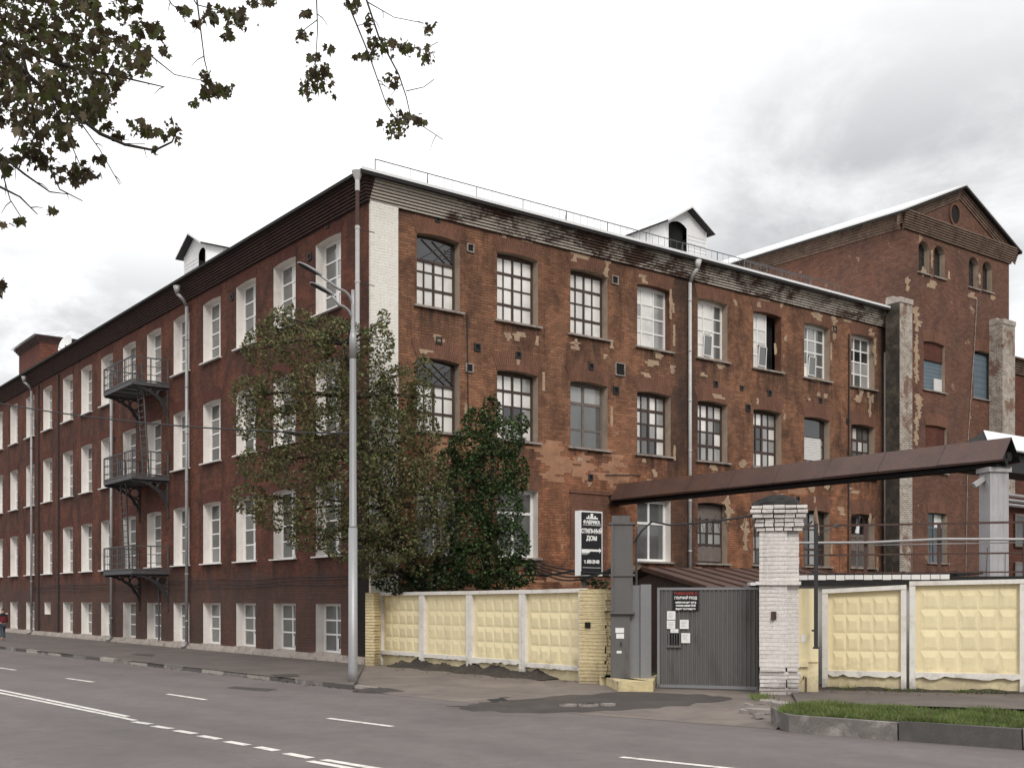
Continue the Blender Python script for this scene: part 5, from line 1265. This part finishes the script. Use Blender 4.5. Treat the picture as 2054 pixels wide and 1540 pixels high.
def leaf_mesh(name, pts, size, mats, weights, parent, up=.5, shape=None, droop=0.0, world=(0, 0, 0), szvar=.35):
    """one mesh of many small leaf polygons at pts (Nx3)"""
    N = len(pts); sh = np.array(shape if shape is not None else [(-.5, 0, 0), (0, -.32, .06), (.5, 0, -.05), (0, .32, .06)]); K = len(sh)
    nrm = np.random.normal(size=(N, 3)); nrm[:, 2] = np.abs(nrm[:, 2])+up; nrm /= np.linalg.norm(nrm, axis=1)[:, None]
    r = np.random.normal(size=(N, 3)); r[:, 2] -= droop; x = r-nrm*(r*nrm).sum(1)[:, None]; x /= np.linalg.norm(x, axis=1)[:, None]; y = np.cross(nrm, x)
    s = size*(1+np.random.uniform(-szvar, szvar, N))
    vv = pts[:, None, :]+s[:, None, None]*(sh[None, :, 0, None]*x[:, None, :]+sh[None, :, 1, None]*y[:, None, :]+sh[None, :, 2, None]*nrm[:, None, :])
    vv = vv.reshape(-1, 3)-np.array(world)
    me = bpy.data.meshes.new(name); me.vertices.add(N*K); me.vertices.foreach_set('co', vv.ravel().astype(np.float32)); me.loops.add(N*K); me.loops.foreach_set('vertex_index', np.arange(N*K, dtype=np.int32))
    me.polygons.add(N); me.polygons.foreach_set('loop_start', np.arange(0, N*K, K, dtype=np.int32))
    for m in mats: me.materials.append(m)
    me.polygons.foreach_set('material_index', np.random.choice(len(mats), N, p=np.array(weights)/sum(weights)).astype(np.int32))
    me.update(calc_edges=True); me.validate()
    o = bpy.data.objects.new(name, me); COL.objects.link(o); o.parent = parent; return o
def clump_pts(c, r, n, shell=.55):
    d = np.random.normal(size=(n, 3)); d /= np.linalg.norm(d, axis=1)[:, None]; rad = np.random.uniform(0, 1, n)**(1/3.)*(1-shell)+shell*np.random.uniform(.75, 1.05, n)
    return np.array(c)+d*rad[:, None]*np.array(r)
nFront = np.array(-DL); nLeft = np.array(-DR); Cn = np.array(C)
def outside(pts, m=.12):
    """drop leaves that would be inside the factory"""
    a = (pts-Cn)@np.array(DR); b = (pts-Cn)@np.array(DL); return pts[~((a > -m) & (b > -m))]
def tree(name, label, base, trunk, clumps, dens, lsize, mats, weights, limb_r=.05, group=None, extra_tubes=()):
    o = thing(name, label, 'tree', base, 0, group); b = V(base)
    mb = MB(); mb.tube([V(p)-b for p, r in trunk], [r for p, r in trunk], 9)
    tops_ = [V(p)-b for p, r in trunk]
    for (c, r) in clumps:
        c = V(c)-b; s = min(tops_[1:], key=lambda q_: (q_-c).length+max(0, q_.z-c.z)*2); mid = s.lerp(c, .5)+V((random.uniform(-.2, .2), random.uniform(-.2, .2), .15))
        mb.tube([s, mid, c], [limb_r, limb_r*.6, limb_r*.2], 5)
        for _ in range(2):
            e = c+V((random.uniform(-1, 1)*r[0], random.uniform(-1, 1)*r[1], random.uniform(-.6, 1)*r[2]))*.8; mb.tube([mid, c.lerp(e, .4), e], [limb_r*.4, limb_r*.25, .006], 4)
    for tb in extra_tubes: mb.tube([V(p)-b for p in tb[0]], tb[1], 6)
    mb.build('trunk', M['bark'], o, smooth=True)
    pts = np.concatenate([clump_pts(c, r, int(dens*(r[0]*r[2]+r[0]*r[1]+r[1]*r[2]))) for c, r in clumps]); pts = outside(pts)
    leaf_mesh('crown', pts, lsize, mats, weights, o, .35, world=b)
    return o
# main tree : clumps given as px, py, depth, radii in px
def CL(px, py, d, rx, rz, ry=None):
    k = d/F; return (P(px, py, d), (rx*k, (ry or min(rx, rz)*.9)*k, rz*k))
main = [CL(*a) for a in ((580, 640, 35.5, 55, 30), (530, 700, 35.2, 50, 45), (610, 700, 34.5, 65, 45), (690, 690, 34.8, 60, 50), (660, 655, 35, 50, 25), (760, 690, 35, 35, 45), (770, 640, 35.2, 14, 22), (555, 660, 35.2, 45, 30), (500, 790, 35.5, 40, 40), (560, 790, 35, 60, 50), (640, 780, 34.2, 70, 60),
     (730, 780, 34.8, 65, 60), (800, 790, 35.3, 45, 65), (845, 800, 35.8, 30, 45), (850, 740, 36.3, 22, 30), (500, 850, 35.3, 35, 35), (580, 860, 34.6, 70, 50), (670, 870, 34, 70, 60), (770, 870, 34.6, 70, 60), (850, 870, 35.4, 40, 45), (520, 930, 35, 50, 40),
     (600, 940, 34.4, 75, 50), (700, 950, 33.8, 75, 55), (790, 950, 34.4, 70, 55), (860, 950, 35.3, 45, 50), (500, 1000, 35.2, 40, 35), (560, 1030, 34.8, 60, 40), (650, 1030, 34.2, 75, 50), (745, 1030, 34, 70, 50), (830, 1020, 34.6, 60, 50), (880, 1010, 35, 35, 50),
     (620, 1080, 34.6, 50, 30), (700, 1090, 34.2, 60, 40), (790, 1090, 34.4, 60, 45), (770, 1110, 35.3, 40, 40), (775, 1060, 35.4, 45, 40), (780, 960, 35.5, 40, 50), (775, 880, 35.6, 35, 40), (770, 800, 35.8, 28, 45), (860, 1080, 34.8, 45, 45), (755, 1140, 35, 45, 25), (840, 1130, 35, 35, 30))]
tb = P(858, 1325, 36.0); tb.z = .1
T = lambda px, py, d, r: (P(px, py, d), r)
tree('leafy_tree', 'large olive leafed tree spreading behind the street lamp over the building corner', tb,
     [((tb.x, tb.y, .0), .24), T(850, 1180, 35.7, .21), T(815, 1110, 35.2, .18), T(775, 1020, 34.7, .15), T(735, 920, 34.5, .12), T(710, 800, 34.6, .08), T(690, 690, 34.8, .04)], main, 600, .11, [LM['olive'], LM['green'], LM['brown'], LM['dark']], (4.5, 2.6, 3, .9),
     extra_tubes=[([P(850, 1180, 35.7), P(770, 1130, 35.3), P(740, 1060, 35), P(720, 960, 35)], [.1, .08, .06, .03]), ([P(870, 1190, 36), P(880, 1080, 35.6), P(870, 960, 35.6)], [.08, .06, .03])])
sec = [CL(*a) for a in ((985, 830, 36.6, 22, 40), (955, 850, 36.5, 30, 35), (1010, 880, 36.3, 45, 45), (940, 900, 36.3, 45, 45), (1045, 850, 36.6, 18, 22), (900, 930, 36.2, 28, 35), (985, 940, 36, 60, 55), (1035, 950, 36.3, 30, 45), (930, 980, 36, 50, 50), (1000, 1020, 35.8, 55, 60), (940, 1060, 35.7, 55, 55), (1020, 1090, 35.8, 45, 50),
     (960, 1130, 35.6, 60, 50), (1040, 1150, 35.8, 40, 30), (900, 1130, 35.6, 40, 45), (1000, 1165, 35.8, 60, 25), (1065, 1135, 36, 14, 14))]
sb_ = P(975, 1330, 36.5); sb_.z = .1
tree('maple_sapling', 'smaller dark green bushy tree behind the fence right of the lamp tree', sb_, [((sb_.x, sb_.y, 0), .14), T(975, 1150, 36.3, .11), T(985, 1000, 36.2, .07), T(990, 860, 36.4, .03)], sec, 800, .115, [LM['dark'], LM['mid'], LM['green']], (3, 4.5, 1.2), .035)
und = [CL(*a) for a in ((800, 1165, 35.6, 60, 28), (880, 1160, 35.4, 70, 35), (1105, 1160, 35, 14, 14), (1180, 1165, 31.5, 16, 10), (1205, 1172, 31.2, 20, 10))]
ub = P(830, 1330, 35.6); ub.z = .1
tree('shrub', 'dark shrub growing up behind the top of the left fence', ub, [((ub.x, ub.y, 0), .06), T(830, 1200, 35.6, .05), T(850, 1175, 35.5, .03)], und[:2], 900, .12, [LM['dark'], LM['mid']], (3, 1), .03)
vb = P(1200, 1300, 31.4); vb.z = .1
tree('creeper', 'tuft of creeper leaves on top of the yellow pier under the sign', vb, [((vb.x, vb.y, 0), .04), T(1200, 1190, 31.4, .03), T(1200, 1178, 31.3, .02)], und[3:], 420, .14, [LM['dark'], LM['mid']], (2, 2), .02)

# foreground maple: trunk stands outside the frame on the left
mt = V((-9.2, 9.6, 0)); fm_ = thing('maple_tree', 'overhanging maple branches with brown green leaves in the top left corner', 'tree', mt)
br = [([(-420, 40), (-150, 40), (0, 100), (100, 190), (200, 268), (250, 290), (310, 302), (345, 285), (358, 255)], 9.5, 5.0), ([(-300, 60), (0, 80), (120, 130), (230, 152), (330, 175)], 10.2, 5), ([(-300, 220), (0, 310), (50, 350), (100, 385), (140, 390)], 9.2, 3), ([(-250, 250), (0, 375), (40, 395), (75, 430)], 9, 3),
      ([(40, 90), (60, 170), (75, 290), (120, 380), (165, 403)], 9.6, 3), ([(180, 60), (300, 110), (350, 150), (420, 165)], 10.4, 2), ([(250, -120), (395, 0), (410, 120), (420, 160), (445, 190)], 10.6, 2), ([(300, -60), (345, 10), (370, 28)], 10.4, 1.6), ([(330, -90), (395, 10), (440, 22), (490, 30)], 10.8, 1.6),
      ([(560, -160), (632, -40), (635, 0), (637, 60), (632, 140), (640, 190)], 11, 2), ([(600, -170), (695, 0), (740, 110), (775, 210), (800, 250)], 11.2, 2.2), ([(620, -180), (735, 0), (760, 75), (800, 150), (815, 195), (825, 240), (850, 255), (888, 280)], 11.6, 2.2), ([(738, 5), (790, 35), (850, 47)], 11.6, 1.3), ([(760, 75), (820, 95), (850, 100), (878, 85)], 11.6, 1.3), ([(815, 183), (850, 175), (870, 160)], 11.6, 1),
      ([(637, 40), (610, 60), (600, 80)], 11, .9), ([(0, 100), (60, 220), (30, 300)], 9.4, 2), ([(150, 230), (200, 300), (240, 370)], 9.5, 1.2), ([(100, 190), (130, 260), (160, 330), (185, 345)], 9.5, 1.4), ([(0, 330), (20, 400), (45, 440)], 9.1, 1.4), ([(205, 270), (250, 288), (290, 288)], 9.7, 1), ([(-200, 500), (-30, 560), (8, 585)], 9, 1.5), ([(-300, -60), (0, -40), (200, -30), (330, -90)], 10.4, 5), ([(330, -90), (560, -165), (640, -180)], 10.9, 4)]
mb = MB()
mb.tube([(0, 0, -.1), (.1, 0, 2.5), (.3, .1, 5), (.9, .2, 7.5)], [.28, .23, .18, .08], 10)
for pts, dpt, w in br:
    n = len(pts); pw = [P(x, y, dpt+.35*math.sin(i*1.7+dpt*5)) - mt for i, (x, y) in enumerate(pts)]
    rr_ = [max(.004, w*.0052*(1-.8*i/(n-1))) for i in range(n)]; mb.tube(pw, rr_, 6)
    if pts[0][0] < -100: mb.tube([V((.2, .1, 4.2+random.uniform(0, 2))), pw[0]], [.09, rr_[0]*1.1], 7)
for (a, b_, dpt) in (((-300, -60), (-420, 40), 10),): mb.tube([V((.5, .1, 6)), P(*a, 10.4)-mt], [.08, .04], 7)
rs = random.Random(3); twigs = []
for pts, dpt, w in br:
    for i in range(len(pts)-1):
        L = math.hypot(pts[i+1][0]-pts[i][0], pts[i+1][1]-pts[i][1])
        for _ in range(int(L/45)):
            s = rs.random(); x, y = pts[i][0]+(pts[i+1][0]-pts[i][0])*s, pts[i][1]+(pts[i+1][1]-pts[i][1])*s
            if x < -60 or y < -60: continue
            l = rs.uniform(10, 34); a = rs.uniform(-.3, 2.6); p0, p1, p2 = P(x, y, dpt), P(x+l*.5*math.cos(a), y+l*.4*math.sin(a), dpt+rs.uniform(-.1, .1)), P(x+l*math.cos(a), y+l*math.sin(a)+4, dpt+rs.uniform(-.15, .15)); mb.tube([p0-mt, p1-mt, p2-mt], [.005, .004, .002], 4)
mb.build('trunk', M['bark'], fm_, smooth=True)
maple = [(-.5, 0, .02), (-.34, -.16, -.04), (-.36, -.36, -.16), (-.1, -.27, -.08), (.08, -.4, -.24), (.22, -.2, -.05), (.58, .03, -.16), (.2, .2, -.05), (.12, .43, -.26), (-.1, .25, -.08), (-.34, .38, -.18), (-.36, .14, -.03)]
pts = []
core = [(-250, -200), (200, -200), (195, 0), (205, 50), (250, 75), (300, 95), (300, 150), (235, 170), (210, 225), (150, 250), (110, 290), (60, 295), (20, 250), (-250, 280)]
while len(pts) < 6600:
    x, y = rs.uniform(-250, 310), rs.uniform(-200, 300)
    if poly_in(x, y, core) and (rs.random() < .5 or math.sin(x*.045+1)*math.sin(y*.05+x*.01) > -.15): pts.append(P(x, y, rs.uniform(8.6, 12)))
cl = [(190, 215, 30, 26), (240, 275, 16, 6), (275, 255, 20, 12), (135, 290, 14, 10), (150, 350, 30, 16), (165, 345, 16, 14), (100, 425, 10, 6), (35, 445, 8, 4), (2, 450, 8, 4), (5, 330, 14, 16), (30, 315, 10, 8), (345, 265, 14, 12), (330, 100, 8, 14), (310, 60, 14, 14), (250, 20, 22, 16), (280, 60, 16, 20), (372, 25, 12, 8), (425, 32, 16, 14), (480, 40, 18, 16), (460, 25, 18, 8), (395, 48, 8, 4), (455, 70, 8, 12), (390, 205, 10, 9), (418, 185, 12, 12),
      (440, 180, 14, 12), (455, 185, 10, 12), (410, 150, 8, 8), (515, 5, 18, 6), (545, 2, 10, 6), (630, 165, 22, 22), (632, 145, 18, 8), (653, 140, 8, 12), (610, 70, 10, 12), (615, 28, 6, 6), (665, 100, 6, 10), (628, 118, 8, 6), (715, 10, 12, 8), (735, 115, 18, 10), (760, 88, 14, 12), (785, 160, 10, 12), (785, 88, 20, 8), (815, 100, 16, 10), (858, 115, 10, 18), (862, 55, 8, 14), (790, 260, 16, 12), (810, 240, 20, 14), (840, 240, 8, 8), (780, 205, 10, 5), (738, 45, 6, 14), (705, 5, 8, 8), (5, 575, 6, 10),
      (200, 320, 8, 6), (215, 255, 10, 8), (310, 300, 4, 4), (300, 268, 14, 4), (60, 310, 20, 20), (90, 320, 18, 14)]
for (x, y, rx, ry) in cl:
    for _ in range(int(7+rx*ry/8)): pts.append(P(x+rs.gauss(0, rx*.6)+rs.choice((-.4, 0, .4))*rx, y+rs.gauss(0, ry*.65), 10.2+rs.uniform(-.35, .35)+(1.2 if x > 560 else 0)))
leaf_mesh('crown', np.array(pts), .066, [LM['fg'], LM['fgg'], LM['brown']], (5, 2.4, 1.2), fm_, .0, np.array(maple), droop=1.2, world=mt, szvar=.6)

# fallen leaves along the fence foot, the kerb and the verge
lp_ = []
for k in range(420):
    m_ = rs.random()
    if m_ < .4: q2 = fa.lerp(fb, rs.random())+V((-.766, -.643, 0))*abs(rs.gauss(.3, .45)); z_ = max(apz(q2.x, q2.y), .02)+.02
    elif m_ < .7: q2 = kerbL[1].lerp(kerbL[3], rs.random()**.5)+V((-.766, -.643, 0))*abs(rs.gauss(.05, .15)); z_ = .012
    else: q2 = ra.lerp(rc, rs.random())+V((-.3, -.95, 0))*abs(rs.gauss(.3, .5)); z_ = .115
    lp_.append((q2.x, q2.y, z_))
lo_ = leaf_mesh('leaf_litter', np.array(lp_), .075, [LM['brown'], LM['olive'], LM['fg']], (4, 2, 3), None, 4.0); tag(lo_, 'scattered fallen leaves along the fence foot and kerbs', 'fallen leaves', kind='stuff')
# grass verge
vp = [G(1572, 1428, .2), G(1620, 1421, .2), G(1800, 1428, .2), G(2054, 1443, .2), G(2054, 1443, .2)+V((2.5, -1.0, 0)), kerbR[3]+V((.05, .17, 0)), kerbR[2]+V((.05, .17, 0)), G(1820, 1486)+V((.03, .2, 0)), kerbR[1]+V((.06, .2, 0)), G(1552, 1448, .1)+V((.1, .1, 0))]
mb = MB(); mb.face([Z(p, .27) for p in vp]); tag(mb.build('verge_soil', M['soil']), kind='structure')
poly = [(p.x, p.y) for p in vp]; xs_ = [p[0] for p in poly]; ys_ = [p[1] for p in poly]; gpts = []
while len(gpts) < 30000:
    x, y = rs.uniform(min(xs_), max(xs_)), rs.uniform(min(ys_), max(ys_))
    if poly_in(x, y, poly) and math.sin(x*3.1+y*2)+math.sin(y*5-x*1.7)+rs.uniform(-1, 2) > -.5: gpts.append((x, y, .26))
for k in range(900):
    t_ = rs.random(); p = [ra, rb, rc, rc+V((2.5, -.8, 0))]; s = t_*3; i = min(2, int(s)); q2 = p[i].lerp(p[i+1], s-i)
    if math.sin(s*9) > -.3: gpts.append((q2.x+rs.uniform(-.1, .1), q2.y-rs.uniform(.08, .3), .1))
for k in range(160): q2 = G(1525+rs.gauss(0, 14), 1398+rs.gauss(0, 3), .08); gpts.append((q2.x, q2.y, .07))
gpts = np.array(gpts); N = len(gpts); ang = np.random.uniform(0, 6.28, N); hgt = np.random.uniform(.04, .13, N)*(1+.5*np.sin(gpts[:, 0]*4.1)*np.sin(gpts[:, 1]*3.3+gpts[:, 0])); ln = np.random.normal(0, .06, (N, 2)); wd = .014
vv = np.zeros((N, 3, 3)); vv[:, 0] = gpts; vv[:, 1] = gpts; vv[:, 2] = gpts
vv[:, 0, 0] -= wd*np.cos(ang); vv[:, 0, 1] -= wd*np.sin(ang); vv[:, 1, 0] += wd*np.cos(ang); vv[:, 1, 1] += wd*np.sin(ang); vv[:, 2, 2] += hgt; vv[:, 2, :2] += ln
me = bpy.data.meshes.new('grass'); me.from_pydata(vv.reshape(-1, 3).tolist(), [], np.arange(N*3).reshape(-1, 3).tolist()); me.materials.append(LM['grass']); me.materials.append(LM['grassd']); me.polygons.foreach_set('material_index', (np.random.rand(N) < .22).astype(np.int32))
o = bpy.data.objects.new('grass', me); COL.objects.link(o); tag(o, 'short green grass on the verge behind the right kerb', 'grass', kind='stuff')

# ================================================================ PERSON
pf = G(5, 1284, .12); pe = thing('person', 'person in dark red jacket and jeans walking away along the far left pavement', 'person', pf, math.radians(38))
pe.scale = (.93, .93, .93)
def skin_obj(name, verts, edges, radii, mat, parent, sub=2, root=0):
    me = bpy.data.meshes.new(name); me.from_pydata(verts, edges, []); o = bpy.data.objects.new(name, me); COL.objects.link(o)
    m = o.modifiers.new('s', 'SKIN'); m.use_smooth_shade = True; ss = o.modifiers.new('u', 'SUBSURF'); ss.levels = sub; ss.render_levels = sub
    for v, r in zip(me.skin_vertices[0].data, radii): v.radius = (r, r) if not isinstance(r, tuple) else r
    me.skin_vertices[0].data[root].use_root = True
    dg = bpy.context.evaluated_depsgraph_get(); dg.update(); m2 = bpy.data.meshes.new_from_object(o.evaluated_get(dg)); bpy.data.objects.remove(o)
    m2.name = name; m2.materials.clear(); m2.materials.append(mat); m2.polygons.foreach_set('use_smooth', [True]*len(m2.polygons))
    o = bpy.data.objects.new(name, m2); COL.objects.link(o); o.parent = parent; return o
skin_m = wmat('skin', (.45, .27, .2), .08, 8, .6, bmp=0); red_m = wmat('dark red jacket', (.13, .015, .02), .2, 6, .8, bmp=.05); navy_m = wmat('black jacket yoke', (.012, .012, .014), .2, 6, .8, bmp=.05); jean_m = wmat('blue jeans', (.05, .065, .085), .25, 8, .9, bmp=.05); hair_m = wmat('dark hair', (.02, .014, .01), .3, 20, .6, bmp=.1)
bv = [(0, 0, .95), (0, 0, 1.2), (0, 0, 1.42), (0, 0, 1.52), (0, .01, 1.62), (0, .01, 1.72), (.18, 0, 1.4), (.24, -.02, 1.14), (.2, .12, .92), (.19, .14, .84), (-.18, 0, 1.4), (-.24, .02, 1.14), (-.22, -.08, .9), (-.21, -.1, .82), (.09, 0, .9), (.1, .14, .5), (.1, .02, .09), (.1, .2, .04), (-.09, 0, .9), (-.1, -.02, .5), (-.1, -.24, .12), (-.1, -.12, .04)]
be = [(0, 1), (1, 2), (2, 3), (3, 4), (4, 5), (2, 6), (6, 7), (7, 8), (8, 9), (2, 10), (10, 11), (11, 12), (12, 13), (0, 14), (14, 15), (15, 16), (16, 17), (0, 18), (18, 19), (19, 20), (20, 21)]
brad = [.13, .12, .13, .055, .085, .08, .06, .047, .036, .035, .06, .047, .036, .035, .085, .06, .042, .038, .085, .06, .042, .038]
skin_obj('body', bv, be, brad, skin_m, pe)
jv = [(0, 0, .9), (0, 0, 1.15), (0, 0, 1.42), (.19, 0, 1.41), (.25, -.02, 1.14), (.21, .11, .95), (-.19, 0, 1.41), (-.25, .02, 1.14), (-.23, -.07, .93)]
skin_obj('jacket', jv, [(0, 1), (1, 2), (2, 3), (3, 4), (4, 5), (2, 6), (6, 7), (7, 8)], [.17, .155, .16, .085, .065, .055, .085, .065, .055], red_m, pe)
skin_obj('jacket_yoke', [(-.2, 0, 1.42), (0, 0, 1.38), (.2, 0, 1.42), (0, 0, 1.24), (0, 0, 1.5)], [(0, 1), (1, 2), (1, 3), (1, 4)], [.1, .172, .1, .165, .09], navy_m, pe, root=1)
skin_obj('trousers', [(0, 0, .93), (.09, 0, .86), (.1, .14, .5), (.1, .03, .1), (-.09, 0, .86), (-.1, -.02, .5), (-.1, -.22, .14)], [(0, 1), (1, 2), (2, 3), (0, 4), (4, 5), (5, 6)], [.145, .1, .075, .06, .1, .075, .06], jean_m, pe)
skin_obj('hair', [(0, .0, 1.62), (0, .0, 1.73)], [(0, 1)], [.1, .095], hair_m, pe)
mb = MB()
mb.box(.12, .26, -.08, .08, 1.45, 1.49); mb.box(-.26, -.12, -.08, .08, 1.45, 1.49); mb.build('shoulder_stripe', M['sign_white'], pe)

# ================================================================ SKY, LIGHT, CAMERA
w = bpy.data.worlds.new('World'); SC.world = w; w.use_nodes = True; nt = w.node_tree; nt.nodes.clear()
sv = V((.16, -.74, .62)).normalized(); el = math.asin(sv.z); rot = math.atan2(sv.x, sv.y)
sky = nt.nodes.new('ShaderNodeTexSky'); sky.sky_type = 'NISHITA'; sky.sun_disc = False; sky.sun_elevation = el; sky.sun_rotation = rot; sky.air_density = 1.5; sky.dust_density = 3
bg1 = nt.nodes.new('ShaderNodeBackground'); bg1.inputs[1].default_value = .1; lk(nt, sky.outputs[0], bg1.inputs[0])
tc = nt.nodes.new('ShaderNodeTexCoord'); dv = tc.outputs['Generated']
sep = nt.nodes.new('ShaderNodeSeparateXYZ'); lk(nt, dv, sep.inputs[0])
n1 = noise(nt, dv, 2.6, 9, .58, (1, 1, 2.4), .35); n2 = noise(nt, dv, 6.0, 8, .6, (1, 1, 2.0), .3)
cl_ = ma(nt, 'ADD', ma(nt, 'MULTIPLY', n1, .7), ma(nt, 'MULTIPLY', n2, .3))
side = mr(nt, sep.outputs[0], -.02, .24, 0, 1, True); low = mr(nt, sep.outputs[2], .5, .3, .35, 1, True)
greyf = ma(nt, 'MULTIPLY', side, mr(nt, cl_, .38, .6, .35, 1, True)); greyf = ma(nt, 'MULTIPLY', greyf, low)
lowl = ma(nt, 'MULTIPLY', mr(nt, sep.outputs[2], .34, .22, 0, 1, True), mr(nt, cl_, .38, .54, 0, .8, True))
tot = ma(nt, 'MAXIMUM', greyf, lowl)
col = mix(nt, tot, (1.28, 1.28, 1.29), (.5, .505, .515))
bg2 = nt.nodes.new('ShaderNodeBackground'); lk(nt, col, bg2.inputs[0]); bg2.inputs[1].default_value = 1.0
ms_ = nt.nodes.new('ShaderNodeMixShader'); ms_.inputs[0].default_value = .94; lk(nt, bg1.outputs[0], ms_.inputs[1]); lk(nt, bg2.outputs[0], ms_.inputs[2])
wo = nt.nodes.new('ShaderNodeOutputWorld'); lk(nt, ms_.outputs[0], wo.inputs[0])
sl_ = bpy.data.lights.new('sun', 'SUN'); sl_.energy = 1.5; sl_.angle = math.radians(18); sl_.color = (1, .96, .9)
so = bpy.data.objects.new('sun', sl_); COL.objects.link(so); so.rotation_euler = sv.to_track_quat('Z', 'Y').to_euler(); so.location = (10, -10, 30)
cam = bpy.data.cameras.new('camera'); co = bpy.data.objects.new('camera', cam); COL.objects.link(co)
co.location = (0, 0, H); co.rotation_euler = (math.pi/2, 0, 0); cam.sensor_width = 36; cam.lens = F/2054*36; cam.shift_y = (HY-770)/2054; cam.clip_end = 3000; cam.clip_start = .1
SC.camera = co
SC.view_settings.view_transform = 'Standard'; SC.view_settings.look = 'None'; SC.view_settings.exposure = .12; SC.view_settings.gamma = 1
SC.cycles.max_bounces = 6
